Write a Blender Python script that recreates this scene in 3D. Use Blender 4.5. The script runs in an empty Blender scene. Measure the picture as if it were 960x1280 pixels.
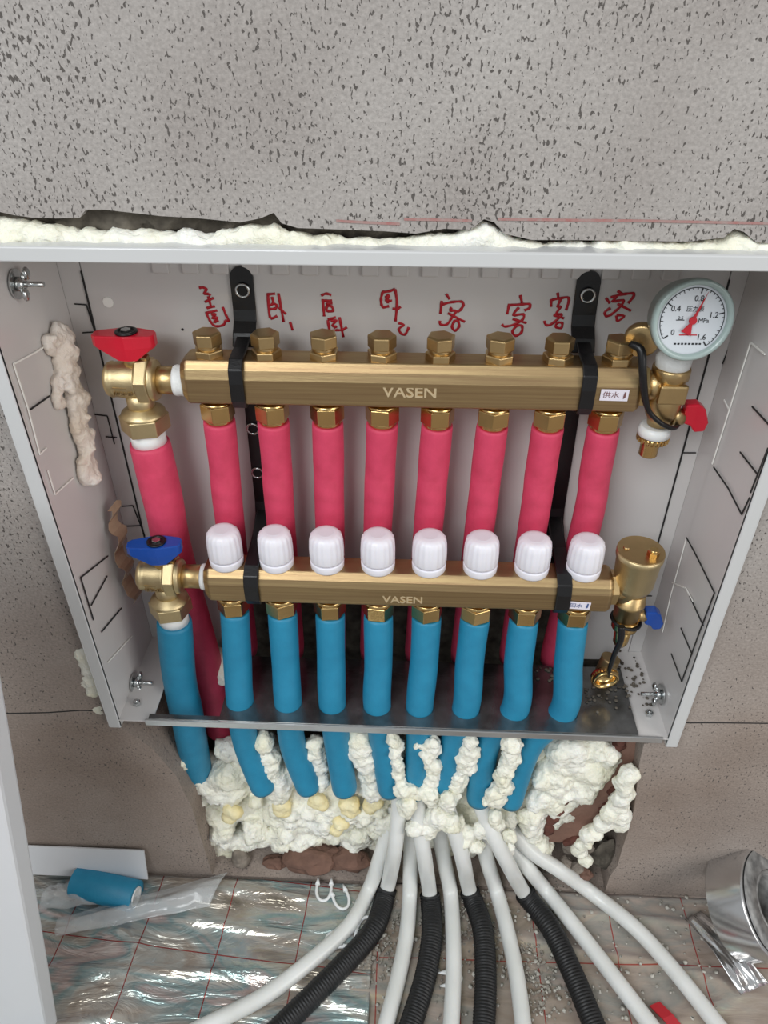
import bpy, bmesh, math, random
from mathutils import Vector, Matrix, noise
random.seed(7)
S = bpy.context.scene
COL = S.collection
PI = math.pi

# ------------------------------------------------------------------ camera, world, light, exposure
FPX = 947.6
FW = Vector((-0.03535484, 0.80631006, -0.59043554))
RT = Vector((0.99907191, 0.0430613, -0.00101836))
UP = Vector((-0.02460381, 0.58992357, 0.80708416))
CAM = Vector((0.0, -0.53, 1.01))
cd = bpy.data.cameras.new('camera')
cam = bpy.data.objects.new('camera', cd)
COL.objects.link(cam)
cd.sensor_fit = 'VERTICAL'
cd.sensor_height = 36.0
cd.lens = 36.0 * FPX / 1280.0
cd.clip_start = 0.01
m = Matrix.Identity(4)
for i, ax in enumerate((RT, UP, -FW)):
    for k in range(3):
        m[k][i] = ax[k]
m.translation = CAM
cam.matrix_world = m
S.camera = cam

w = bpy.data.worlds.new('room_daylight')
S.world = w
w.use_nodes = True
bg = w.node_tree.nodes['Background']
bg.inputs[0].default_value = (0.93, 0.97, 1.0, 1)
bg.inputs[1].default_value = 0.44

def area(name, loc, target, sx, sy, power, col):
    l = bpy.data.lights.new(name, 'AREA')
    l.shape = 'RECTANGLE'
    l.size, l.size_y, l.energy, l.color = sx, sy, power, col
    o = bpy.data.objects.new(name, l)
    COL.objects.link(o)
    o.location = loc
    o.rotation_euler = (Vector(target) - Vector(loc)).to_track_quat('-Z', 'Y').to_euler()
area('window_light', (-1.0, -1.9, 2.5), (0, 0, 0.6), 1.5, 1.3, 52, (0.95, 0.98, 1.0))
area('side_fill', (2.0, -1.5, 1.5), (0, 0, 0.6), 1.2, 1.6, 26, (1.0, 0.96, 0.92))  # added fill from the right to brighten the cabinet's side walls
S.view_settings.view_transform = 'Standard'
S.view_settings.look = 'None'
S.view_settings.gamma = 1.0
S.view_settings.use_curve_mapping = False
S.view_settings.exposure = 0.0

# a point of the place from where it is seen and how far from the camera's wall-parallel plane it lies
def ray(x, y):
    return FW + RT * ((x - 480) / FPX) - UP * ((y - 640) / FPX)
def P(x, y, D):
    d = ray(x, y)
    return CAM + d * (D / d.y)
def PZ(x, y, z):
    d = ray(x, y)
    return CAM + d * ((z - 1.01) / d.z)
def PX(x, y, X):
    d = ray(x, y)
    return CAM + d * (X / d.x)
def W(x, D, h):                      # x, distance, height below the camera
    return Vector((x, D - 0.53, 1.01 - h))

# ------------------------------------------------------------------ materials
MATS = {}
def mat(name, col, rough=0.5, metal=0.0, noise_amt=0.0, noise_scale=60, bump=0.0, bump_scale=200, stretch=(1, 1, 1),
        sub=0.0, coat=0.0, spec=0.5, alt=None):
    mt = bpy.data.materials.new(name)
    mt.use_nodes = True
    N, L = mt.node_tree.nodes, mt.node_tree.links
    b = N['Principled BSDF']
    b.inputs['Roughness'].default_value = rough
    b.inputs['Metallic'].default_value = metal
    b.inputs['Specular IOR Level'].default_value = spec
    b.inputs['Coat Weight'].default_value = coat
    if sub:
        b.inputs['Subsurface Weight'].default_value = sub
        b.inputs['Subsurface Radius'].default_value = (0.01, 0.008, 0.006)
        b.inputs['Subsurface Scale'].default_value = 0.5
    tc = N.new('ShaderNodeTexCoord')
    mp = N.new('ShaderNodeMapping')
    mp.inputs['Scale'].default_value = stretch
    L.new(tc.outputs['Object'], mp.inputs['Vector'])
    n = N.new('ShaderNodeTexNoise')
    n.inputs['Scale'].default_value = noise_scale
    n.inputs['Detail'].default_value = 4
    L.new(mp.outputs[0], n.inputs['Vector'])
    r = N.new('ShaderNodeValToRGB')
    c2 = alt if alt else tuple(c * (1 - noise_amt) for c in col)
    r.color_ramp.elements[0].position = 0.3
    r.color_ramp.elements[1].position = 0.7
    r.color_ramp.elements[0].color = (*c2, 1)
    r.color_ramp.elements[1].color = (*col, 1)
    L.new(n.outputs['Fac'], r.inputs[0])
    L.new(r.outputs[0], b.inputs['Base Color'])
    if bump:
        n2 = N.new('ShaderNodeTexNoise')
        n2.inputs['Scale'].default_value = bump_scale
        n2.inputs['Detail'].default_value = 3
        L.new(mp.outputs[0], n2.inputs['Vector'])
        bp = N.new('ShaderNodeBump')
        bp.inputs['Strength'].default_value = bump
        bp.inputs['Distance'].default_value = 0.002
        L.new(n2.outputs['Fac'], bp.inputs['Height'])
        L.new(bp.outputs[0], b.inputs['Normal'])
    MATS[name] = mt
    return mt

mat('brass', (0.6, 0.43, 0.21), 0.36, 1.0, 0.15, 60, 0.1, 900)
mat('polished_brass', (0.68, 0.47, 0.2), 0.24, 1.0, 0.12, 60)
mat('pale_brass', (0.67, 0.54, 0.31), 0.42, 1.0, 0.12, 60, 0.15, 1200)
mat('bar_brass', (0.5, 0.37, 0.19), 0.42, 1.0, 0.3, 60, 0.12, 600, (0.12, 1, 6), alt=(0.36, 0.24, 0.13))
mat('mark_brass', (0.66, 0.53, 0.33), 0.55, 0.6)
mat('dull_brass', (0.42, 0.3, 0.15), 0.5, 0.8, 0.3)
mat('thread_tape', (0.85, 0.87, 0.86), 0.6, 0, 0.1, 200, 0.3, 500)
mat('pink_foam', (0.68, 0.06, 0.135), 0.6, 0, 0.1, 60, 0.15, 500, alt=(0.56, 0.045, 0.10), sub=0.05)
mat('blue_foam', (0.018, 0.25, 0.42), 0.5, 0, 0.1, 60, 0.15, 500, alt=(0.014, 0.215, 0.37), sub=0.05)
mat('white_paint', (0.66, 0.64, 0.625), 0.35, 0, 0.04, 8, coat=0.25)
mat('rim_paint', (0.6, 0.61, 0.61), 0.3, 0, 0.03, 8, coat=0.3)
mat('slit', (0.02, 0.02, 0.02), 0.8)
mat('lit_gap', (0.95, 0.95, 0.9), 0.3)  # bright colour standing in for light glimmering through gaps, foam behind the hole
mat('steel', (0.3, 0.31, 0.31), 0.22, 0.85, 0.45, 40, 0.08, 300, alt=(0.12, 0.12, 0.115))
mat('steel_edge', (0.6, 0.6, 0.6), 0.32, 0.9)
mat('zinc', (0.62, 0.64, 0.64), 0.25, 1.0, 0.2, 300)
mat('black_rubber', (0.006, 0.006, 0.007), 0.38, 0, 0.3, 80, 0.1, 400)
mat('black_hole', (0.004, 0.004, 0.004), 0.6)
mat('red_plastic', (0.62, 0.008, 0.03), 0.3, 0, 0.08, 40, coat=0.2)
mat('blue_plastic', (0.006, 0.07, 0.38), 0.3, 0, 0.08, 40, coat=0.2)
mat('cap_plastic', (0.84, 0.83, 0.89), 0.4, 0, 0.02, 40, sub=0.1)
mat('white_pipe', (0.82, 0.83, 0.82), 0.35, 0, 0.04, 30, sub=0.15)
mat('floor_pipe', (0.8, 0.81, 0.79), 0.3, 0, 0.12, 18, sub=0.15, alt=(0.68, 0.69, 0.66))
mat('corrugated', (0.008, 0.008, 0.009), 0.5, 0, 0.2, 80)
mat('gauge_case', (0.36, 0.45, 0.43), 0.3, 0.0, 0.05, 40, coat=0.3)
mat('gauge_face', (0.62, 0.66, 0.7), 0.5)
mat('ink', (0.01, 0.012, 0.015), 0.6)
mat('red_ink', (0.5, 0.008, 0.02), 0.55, 0, 0.15, 90)
mat('chalk_red', (0.36, 0.13, 0.12), 0.9, 0, 0.3, 150, alt=(0.36, 0.28, 0.26))
mat('sticker_paper', (0.78, 0.74, 0.82), 0.6, 0, 0.05)
mat('ink_brown', (0.18, 0.08, 0.08), 0.6)
mat('ink_blue', (0.06, 0.1, 0.25), 0.6)
mat('shard', (0.3, 0.18, 0.135), 0.85, 0, 0.2, 25, 0.5, 200, alt=(0.24, 0.13, 0.095))
mat('shard_edge', (0.14, 0.05, 0.035), 0.9, 0, 0.4, 60, 0.6, 200)
mat('brick', (0.2, 0.11, 0.08), 0.9, 0, 0.4, 50, 0.8, 150)
mat('rubble', (0.28, 0.24, 0.2), 0.9, 0, 0.5, 70, 0.8, 150)
mat('mortar', (0.17, 0.15, 0.12), 0.95, 0, 0.6, 70, 1.0, 120, alt=(0.05, 0.042, 0.033))
mat('chip', (0.55, 0.53, 0.47), 0.8, 0, 0.3, 200)
mat('grit', (0.16, 0.14, 0.12), 0.9, 0, .6, 300, alt=(0.4, 0.38, 0.33))
mat('tape_core', (0.38, 0.38, 0.37), 0.5, 0.2, 0.7, 70, 0.2, 100, alt=(0.1, 0.1, 0.1))
mat('tape_foil', (0.7, 0.7, 0.7), 0.2, 0.95, 0.15, 20, 0.1, 60)
mat('white_board', (0.7, 0.71, 0.73), 0.4, 0, 0.03, 10)
mat('packing_tape', (0.42, 0.3, 0.2), 0.25, 0, .3, 60, .5, 100, coat=.5)
mat('red_scrap', (0.45, 0.02, 0.03), 0.4)

def foam_mat(name, col, alt, deep):
    mt = mat(name, col, 0.62, 0, 0, 22, alt=alt, sub=0.12)
    N, L = mt.node_tree.nodes, mt.node_tree.links
    b = N['Principled BSDF']
    tc = N['Texture Coordinate']
    v = N.new('ShaderNodeTexNoise'); v.inputs['Scale'].default_value = 170; v.inputs['Detail'].default_value = 8
    v.inputs['Distortion'].default_value = 0.6
    L.new(tc.outputs['Object'], v.inputs['Vector'])
    bp = N.new('ShaderNodeBump'); bp.inputs['Strength'].default_value = deep; bp.inputs['Distance'].default_value = 0.006
    L.new(v.outputs['Fac'], bp.inputs['Height']); L.new(bp.outputs[0], b.inputs['Normal'])
    return mt
foam_mat('foam', (0.93, 0.93, 0.87), (0.86, 0.84, 0.66), 0.55)
foam_mat('foam_yellow', (0.85, 0.68, 0.28), (0.9, 0.85, 0.6), 0.4)
foam_mat('foam_pink', (0.9, 0.84, 0.78), (0.74, 0.62, 0.5), 0.5)

def concrete_mat():
    mt = bpy.data.materials.new('porous_concrete'); mt.use_nodes = True
    N, L = mt.node_tree.nodes, mt.node_tree.links
    b = N['Principled BSDF']; b.inputs['Roughness'].default_value = 0.9
    b.inputs['Specular IOR Level'].default_value = 0.2
    g = N.new('ShaderNodeNewGeometry')
    def noise_n(scale, det=3, sc=(1, 1, 1), dist=0.0):
        mp = N.new('ShaderNodeMapping'); mp.inputs['Scale'].default_value = sc
        L.new(g.outputs['Position'], mp.inputs['Vector'])
        n = N.new('ShaderNodeTexNoise'); n.inputs['Scale'].default_value = scale; n.inputs['Detail'].default_value = det
        n.inputs['Distortion'].default_value = dist
        L.new(mp.outputs[0], n.inputs['Vector']); return n.outputs['Fac']
    def ramp(src, stops):
        r = N.new('ShaderNodeValToRGB')
        while len(r.color_ramp.elements) < len(stops): r.color_ramp.elements.new(0.5)
        for e, (p, c) in zip(r.color_ramp.elements, stops): e.position = p; e.color = (*c, 1) if len(c) == 3 else c
        L.new(src, r.inputs[0]); return r.outputs[0]
    def mixc(f, a, c, mode='MIX'):
        mx = N.new('ShaderNodeMix'); mx.data_type = 'RGBA'; mx.blend_type = mode
        if isinstance(f, float): mx.inputs[0].default_value = f
        else: L.new(f, mx.inputs[0])
        for s, v in ((6, a), (7, c)):
            if isinstance(v, tuple): mx.inputs[s].default_value = (*v, 1)
            else: L.new(v, mx.inputs[s])
        return mx.outputs[2]
    base = ramp(noise_n(9, 4), [(0.3, (0.335, 0.305, 0.285)), (0.7, (0.43, 0.405, 0.38))])
    brown = ramp(noise_n(7, 4), [(0.3, (0.26, 0.205, 0.17)), (0.7, (0.37, 0.31, 0.27))])
    sx = N.new('ShaderNodeSeparateXYZ'); L.new(g.outputs['Position'], sx.inputs[0])
    # the plaster of the lower courses is a browner mix with a wavy upper limit
    ad = N.new('ShaderNodeMath'); ad.operation = 'MULTIPLY_ADD'
    L.new(noise_n(3.5, 2), ad.inputs[0]); ad.inputs[1].default_value = 0.5; L.new(sx.outputs['Z'], ad.inputs[2])
    low = ramp(ad.outputs[0], [(0.55, (1, 1, 1)), (0.95, (0, 0, 0))])
    c = mixc(low, base, brown)
    c = mixc(ramp(noise_n(2.2, 3), [(0.45, (0, 0, 0)), (0.7, (0.5, 0.5, 0.5))]), c, (0.42, 0.4, 0.385))
    fine = ramp(noise_n(420, 3), [(0.25, (0.78, 0.78, 0.78)), (0.7, (1.08, 1.08, 1.08))])
    c = mixc(1.0, c, fine, 'MULTIPLY')
    # pits, denser in patches and in the old concrete above
    patch = noise_n(10, 3)
    pit = noise_n(430, 2, (1, 1, 0.55), 0.3)
    su = N.new('ShaderNodeMath'); su.operation = 'MULTIPLY_ADD'
    L.new(patch, su.inputs[0]); su.inputs[1].default_value = -0.2; L.new(pit, su.inputs[2])
    thin = N.new('ShaderNodeMath'); thin.operation = 'MULTIPLY_ADD'
    L.new(low, thin.inputs[0]); thin.inputs[1].default_value = 0.045; L.new(su.outputs[0], thin.inputs[2])
    pm = ramp(thin.outputs[0], [(0.262, (1, 1, 1)), (0.292, (0, 0, 0))])
    pitc = mixc(pm, (0, 0, 0), (1, 1, 1))
    c = mixc(pitc, c, (0.11, 0.1, 0.092))
    L.new(c, b.inputs['Base Color'])
    inv = N.new('ShaderNodeMath'); inv.operation = 'MULTIPLY_ADD'
    L.new(pitc, inv.inputs[0]); inv.inputs[1].default_value = -1.0; L.new(noise_n(250, 4), inv.inputs[2])
    bp = N.new('ShaderNodeBump'); bp.inputs['Strength'].default_value = 0.6; bp.inputs['Distance'].default_value = 0.0015
    L.new(inv.outputs[0], bp.inputs['Height']); L.new(bp.outputs[0], b.inputs['Normal'])
    MATS['porous_concrete'] = mt
concrete_mat()

def film_mat(name, ang, off, st, metal=.35, bumpk=.55, rough=.17, coat=.7):
    mt = bpy.data.materials.new(name); mt.use_nodes = True
    N, L = mt.node_tree.nodes, mt.node_tree.links
    b = N['Principled BSDF']
    b.inputs['Metallic'].default_value = metal
    b.inputs['Roughness'].default_value = rough
    b.inputs['Coat Weight'].default_value = coat
    b.inputs['Coat Roughness'].default_value = 0.08
    b.inputs['Thin Film Thickness'].default_value = 420
    g = N.new('ShaderNodeTexCoord')
    mp = N.new('ShaderNodeMapping'); mp.inputs['Rotation'].default_value = (0, 0, ang); mp.inputs['Location'].default_value = off
    L.new(g.outputs['Object'], mp.inputs['Vector'])
    n = N.new('ShaderNodeTexNoise'); n.inputs['Scale'].default_value = 14; n.inputs['Detail'].default_value = 5; n.inputs['Distortion'].default_value = 1.2
    m3 = N.new('ShaderNodeMapping'); m3.inputs['Scale'].default_value = (0.5, 1.4, 1); L.new(mp.outputs[0], m3.inputs['Vector']); L.new(m3.outputs[0], n.inputs['Vector'])
    r = N.new('ShaderNodeValToRGB')
    while len(r.color_ramp.elements) < len(st): r.color_ramp.elements.new(0.5)
    for e, (p, c) in zip(r.color_ramp.elements, st): e.position = p; e.color = (*c, 1)
    L.new(n.outputs['Fac'], r.inputs[0])
    sx = N.new('ShaderNodeSeparateXYZ'); L.new(mp.outputs[0], sx.inputs[0])
    fac = None
    for ch in 'XY':
        a = N.new('ShaderNodeMath'); a.operation = 'PINGPONG'; a.inputs[1].default_value = 0.05
        L.new(sx.outputs[ch], a.inputs[0])
        c = N.new('ShaderNodeMath'); c.operation = 'LESS_THAN'; c.inputs[1].default_value = 0.0007
        L.new(a.outputs[0], c.inputs[0])
        if fac is None: fac = c.outputs[0]
        else:
            mxx = N.new('ShaderNodeMath'); mxx.operation = 'MAXIMUM'; L.new(fac, mxx.inputs[0]); L.new(c.outputs[0], mxx.inputs[1]); fac = mxx.outputs[0]
    mx = N.new('ShaderNodeMix'); mx.data_type = 'RGBA'
    L.new(fac, mx.inputs[0]); L.new(r.outputs[0], mx.inputs[6]); mx.inputs[7].default_value = (0.3, 0.05, 0.05, 1)
    L.new(mx.outputs[2], b.inputs['Base Color'])
    n2 = N.new('ShaderNodeTexNoise'); n2.inputs['Scale'].default_value = 26; n2.inputs['Detail'].default_value = 4; n2.inputs['Distortion'].default_value = 1.6
    m4 = N.new('ShaderNodeMapping'); m4.inputs['Scale'].default_value = (0.45, 1.6, 1); L.new(g.outputs['Object'], m4.inputs['Vector']); L.new(m4.outputs[0], n2.inputs['Vector'])
    bp = N.new('ShaderNodeBump'); bp.inputs['Strength'].default_value = bumpk; bp.inputs['Distance'].default_value = 0.006
    L.new(n2.outputs['Fac'], bp.inputs['Height']); L.new(bp.outputs[0], b.inputs['Normal']); L.new(bp.outputs[0], b.inputs['Coat Normal'])
    MATS[name] = mt
film_mat('film_right', math.radians(-1.0), (0.03, -0.005, 0), [(0.28, (0.16, 0.115, 0.09)), (0.42, (0.32, 0.25, 0.21)), (0.52, (0.38, 0.31, 0.27)), (0.6, (0.3, 0.28, 0.26)), (0.7, (0.43, 0.35, 0.31)), (0.82, (0.5, 0.46, 0.43))], .05, .3, .35, .15)
film_mat('film_left', math.radians(4.5), (0.02, 0.02, 0), [(0.28, (0.14, 0.11, 0.09)), (0.4, (0.42, 0.36, 0.31)), (0.48, (0.5, 0.5, 0.47)), (0.57, (0.27, 0.37, 0.38)), (0.66, (0.55, 0.44, 0.42)), (0.8, (0.7, 0.7, 0.67))], .5, .8, .16, .6)

# ------------------------------------------------------------------ mesh building
WL = {}
class MB:
    def __init__(s): s.v = []; s.f = []; s.sm = []
    def add(s, vs, fs, smooth=False):
        o = len(s.v); s.v += [Vector(v) for v in vs]
        for f in fs: s.f.append([i + o for i in f]); s.sm.append(smooth)
        return s
    def box(s, c, d, rot=None):
        c = Vector(c); vs = []
        for x in (-1, 1):
            for y in (-1, 1):
                for z in (-1, 1):
                    q = Vector((x * d[0] / 2, y * d[1] / 2, z * d[2] / 2))
                    vs.append(c + (rot @ q if rot else q))
        return s.add(vs, [(0, 1, 3, 2), (4, 6, 7, 5), (0, 4, 5, 1), (2, 3, 7, 6), (0, 2, 6, 4), (1, 5, 7, 3)])
    def lathe(s, p, d, prof, n=24, smooth=True, cap=True, phase=0.0, ref=None):
        d = Vector(d).normalized(); p = Vector(p)
        a = Vector(ref) if ref else (Vector((0, 0, 1)) if abs(d.z) < 0.9 else Vector((0, 1, 0)))
        u = (a - d * a.dot(d)).normalized(); v = d.cross(u)
        vs = []
        for t, r in prof:
            for i in range(n):
                an = 2 * PI * i / n + phase
                vs.append(p + d * t + (u * math.cos(an) + v * math.sin(an)) * r)
        fs = []
        for k in range(len(prof) - 1):
            for i in range(n):
                j = (i + 1) % n
                fs.append((k * n + i, k * n + j, (k + 1) * n + j, (k + 1) * n + i))
        s.add(vs, fs, smooth)
        if cap:
            o = len(s.v) - len(vs)
            s.f.append([o + i for i in range(n)][::-1]); s.sm.append(False)
            s.f.append([o + (len(prof) - 1) * n + i for i in range(n)]); s.sm.append(False)
        return s
    def hexn(s, p, d, h, r, ch=0.12, n=6, phase=0.26, ref=None):
        c = r * ch
        return s.lathe(p, d, [(0, r - c), (c * .6, r), (h - c * .6, r), (h, r - c)], n, False, True, phase, ref)
    def tube(s, pts, r, n=20, smooth=True, rad=None, cap=True):
        pts = [Vector(q) for q in pts]
        tan = []
        for i in range(len(pts)):
            a = pts[max(i - 1, 0)]; b = pts[min(i + 1, len(pts) - 1)]
            tan.append((b - a).normalized())
        u = tan[0].orthogonal().normalized()
        vs = []
        for i, q in enumerate(pts):
            u = (u - tan[i] * u.dot(tan[i])).normalized(); v = tan[i].cross(u)
            rr = rad[i] if rad else r
            for k in range(n):
                a = 2 * PI * k / n
                vs.append(q + (u * math.cos(a) + v * math.sin(a)) * rr)
        fs = []
        for i in range(len(pts) - 1):
            for k in range(n):
                j = (k + 1) % n
                fs.append((i * n + k, i * n + j, (i + 1) * n + j, (i + 1) * n + k))
        s.add(vs, fs, smooth)
        if cap:
            o = len(s.v) - len(vs)
            s.f.append([o + i for i in range(n)][::-1]); s.sm.append(False)
            s.f.append([o + (len(pts) - 1) * n + i for i in range(n)]); s.sm.append(False)
        return s
    def prism(s, poly, direc, depth):
        poly = [Vector(q) for q in poly]; d = Vector(direc).normalized() * depth; n = len(poly)
        vs = poly + [q + d for q in poly]
        fs = [list(range(n))[::-1], [n + i for i in range(n)]]
        fs += [(i, (i + 1) % n, n + (i + 1) % n, n + i) for i in range(n)]
        return s.add(vs, fs)
    def band(s, path, wdir, wid, th):
        # a flat strip following path, wid across wdir, th thick
        path = [Vector(q) for q in path]; wv = Vector(wdir).normalized() * wid / 2
        vs = []
        for i, q in enumerate(path):
            t = (path[min(i + 1, len(path) - 1)] - path[max(i - 1, 0)]).normalized()
            nn = t.cross(wv).normalized() * th / 2
            vs += [q - wv - nn, q + wv - nn, q + wv + nn, q - wv + nn]
        fs = []
        for i in range(len(path) - 1):
            a, b = i * 4, i * 4 + 4
            for k in range(4): fs.append((a + k, a + (k + 1) % 4, b + (k + 1) % 4, b + k))
        e = (len(path) - 1) * 4
        fs += [(3, 2, 1, 0), (e, e + 1, e + 2, e + 3)]
        return s.add(vs, fs)
    def ball(s, c, r, sc=(1, 1, 1), n=10, mtop=6):
        prof = []
        vs = []; c = Vector(c)
        for i in range(mtop + 1):
            ph = PI * i / mtop
            for k in range(n):
                a = 2 * PI * k / n
                vs.append(c + Vector((math.sin(ph) * math.cos(a) * r * sc[0], math.sin(ph) * math.sin(a) * r * sc[1], math.cos(ph) * r * sc[2])))
        fs = []
        for i in range(mtop):
            for k in range(n):
                j = (k + 1) % n
                fs.append((i * n + k, (i + 1) * n + k, (i + 1) * n + j, i * n + j))
        return s.add(vs, fs, True)
    def mesh(s, name, off=Vector((0, 0, 0))):
        me = bpy.data.meshes.new(name)
        me.from_pydata([v - off for v in s.v], [], s.f)
        me.polygons.foreach_set('use_smooth', s.sm)
        bm = bmesh.new(); bm.from_mesh(me)
        bmesh.ops.remove_doubles(bm, verts=bm.verts, dist=1e-6)
        bmesh.ops.recalc_face_normals(bm, faces=bm.faces)
        bm.to_mesh(me); bm.free(); me.update()
        return me
    def build(s, name, material, parent=None, origin=None, bevel=0):
        if parent is not None: off = WL[parent.name] if origin is None else Vector(origin)
        elif origin is not None: off = Vector(origin)
        else:
            xs = [v.x for v in s.v]; ys = [v.y for v in s.v]; zs = [v.z for v in s.v]
            off = Vector(((min(xs) + max(xs)) / 2, (min(ys) + max(ys)) / 2, min(zs)))
        me = s.mesh(name, off)
        me.materials.append(MATS[material])
        o = bpy.data.objects.new(name, me); COL.objects.link(o)
        if parent is not None:
            o.parent = parent; o.location = off - WL[parent.name]
        else: o.location = off
        WL[o.name] = off.copy()
        if bevel:
            b = o.modifiers.new('bevel', 'BEVEL'); b.width = bevel; b.segments = 2; b.limit_method = 'ANGLE'; b.angle_limit = 0.6
            b.harden_normals = False
        return o

def empty(name, loc):
    o = bpy.data.objects.new(name, None); COL.objects.link(o); o.location = loc; o.empty_display_size = 0.01
    WL[o.name] = Vector(loc); return o
def tag(o, label, cat, group=None):
    o['label'] = label; o['category'] = cat
    if group: o['group'] = group
    return o
def struct(o): o['kind'] = 'structure'; return o
def smooth_path(pts, k=8):
    pts = [Vector(p) for p in pts]
    if len(pts) < 3:
        return [pts[0].lerp(pts[-1], i / k) for i in range(k + 1)]
    out = []
    for i in range(len(pts) - 1):
        p0 = pts[max(i - 1, 0)]; p1 = pts[i]; p2 = pts[i + 1]; p3 = pts[min(i + 2, len(pts) - 1)]
        for j in range(k):
            t = j / k
            out.append(0.5 * ((2 * p1) + (p2 - p0) * t + (2 * p0 - 5 * p1 + 4 * p2 - p3) * t * t + (3 * p1 - p0 - 3 * p2 + p3) * t ** 3))
    out.append(pts[-1]); return out
def text(name, body, loc, size, material, parent, xdir=(1, 0, 0), ydir=(0, 0, 1), ext=0.0002, bold=0.0, sx=1.0, shear=0.0):
    c = bpy.data.curves.new(name + '_tmp', 'FONT'); c.body = body; c.size = size; c.align_x = 'CENTER'; c.align_y = 'CENTER'
    c.extrude = ext; c.offset = bold; c.resolution_u = 3; c.shear = shear
    t = bpy.data.objects.new(name + '_tmp', c); COL.objects.link(t)
    bpy.context.view_layer.update()
    me = bpy.data.meshes.new_from_object(t.evaluated_get(bpy.context.evaluated_depsgraph_get()))
    bpy.data.objects.remove(t)
    me.name = name
    xd = Vector(xdir).normalized(); yd = Vector(ydir).normalized(); zd = xd.cross(yd)
    rt = Matrix((xd, yd, zd)).transposed()
    for v in me.vertices: v.co = rt @ Vector((v.co.x * sx, v.co.y, v.co.z))
    me.materials.clear(); me.materials.append(MATS[material])
    o = bpy.data.objects.new(name, me); COL.objects.link(o)
    o.parent = parent; o.location = Vector(loc) - WL[parent.name]; WL[o.name] = Vector(loc)
    return o

# foam: overlapping balls fused by a voxel remesh and roughened
TEX = bpy.data.textures.new('foam_lumps', 'CLOUDS'); TEX.noise_scale = 0.016; TEX.noise_depth = 4
TEX2 = bpy.data.textures.new('foam_grain', 'CLOUDS'); TEX2.noise_scale = 0.0065; TEX2.noise_depth = 3
def foam(name, balls, material, voxel=0.0025, amt=0.006, parent=None, amt2=0.003):
    b = MB()
    for c, r, sc in balls:
        b.ball(c, r, sc, 10, 6)
        for k in range(2):               # ragged side lumps
            d = Vector((random.gauss(0, 1), random.gauss(0, 1), random.gauss(0, 1))).normalized()
            b.ball(Vector(c) + d * r * .75, r * random.uniform(.3, .6), (random.uniform(.6, 1.3), 1, random.uniform(.6, 1.3)), 8, 5)
    o = b.build(name, material, parent)
    rm = o.modifiers.new('fuse', 'REMESH'); rm.mode = 'VOXEL'; rm.voxel_size = voxel; rm.use_smooth_shade = True
    sm = o.modifiers.new('melt', 'SMOOTH'); sm.factor = 0.6; sm.iterations = 7
    for tx, a in ((TEX, amt), (TEX2, amt2 * 1.7)):
        d = o.modifiers.new('lumps', 'DISPLACE'); d.texture = tx; d.texture_coords = 'GLOBAL'; d.strength = a; d.mid_level = 0.45
    return o
def inside(x, y, poly):
    c = False; n = len(poly); j = n - 1
    for i in range(n):
        xi, yi = poly[i]; xj, yj = poly[j]
        if (yi > y) != (yj > y) and x < (xj - xi) * (y - yi) / (yj - yi) + xi: c = not c
        j = i
    return c
def fill_balls(poly, D0, D1, n, r0, r1, sc=(1, 1, 1)):
    xs = [p[0] for p in poly]; ys = [p[1] for p in poly]; out = []
    while len(out) < n:
        x = random.uniform(min(xs), max(xs)); y = random.uniform(min(ys), max(ys))
        if inside(x, y, poly): out.append((P(x, y, random.uniform(D0, D1)), random.uniform(r0, r1), sc))
    return out
def line_balls(pts, D, r0, r1, step=4, jit=3, jd=0.004):
    out = []
    for (x0, y0), (x1, y1) in zip(pts, pts[1:]):
        n = max(2, int(math.hypot(x1 - x0, y1 - y0) / min(step, 4)))
        for i in range(n + 1):
            t = i / n
            out.append((P(x0 + (x1 - x0) * t + random.uniform(-jit, jit), y0 + (y1 - y0) * t + random.uniform(-jit, jit), D + random.uniform(-jd, jd)),
                        random.uniform(r0 * .95, r1 * 1.15), (random.uniform(.8, 1.3), 1, random.uniform(.8, 1.4))))
    return out

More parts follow.
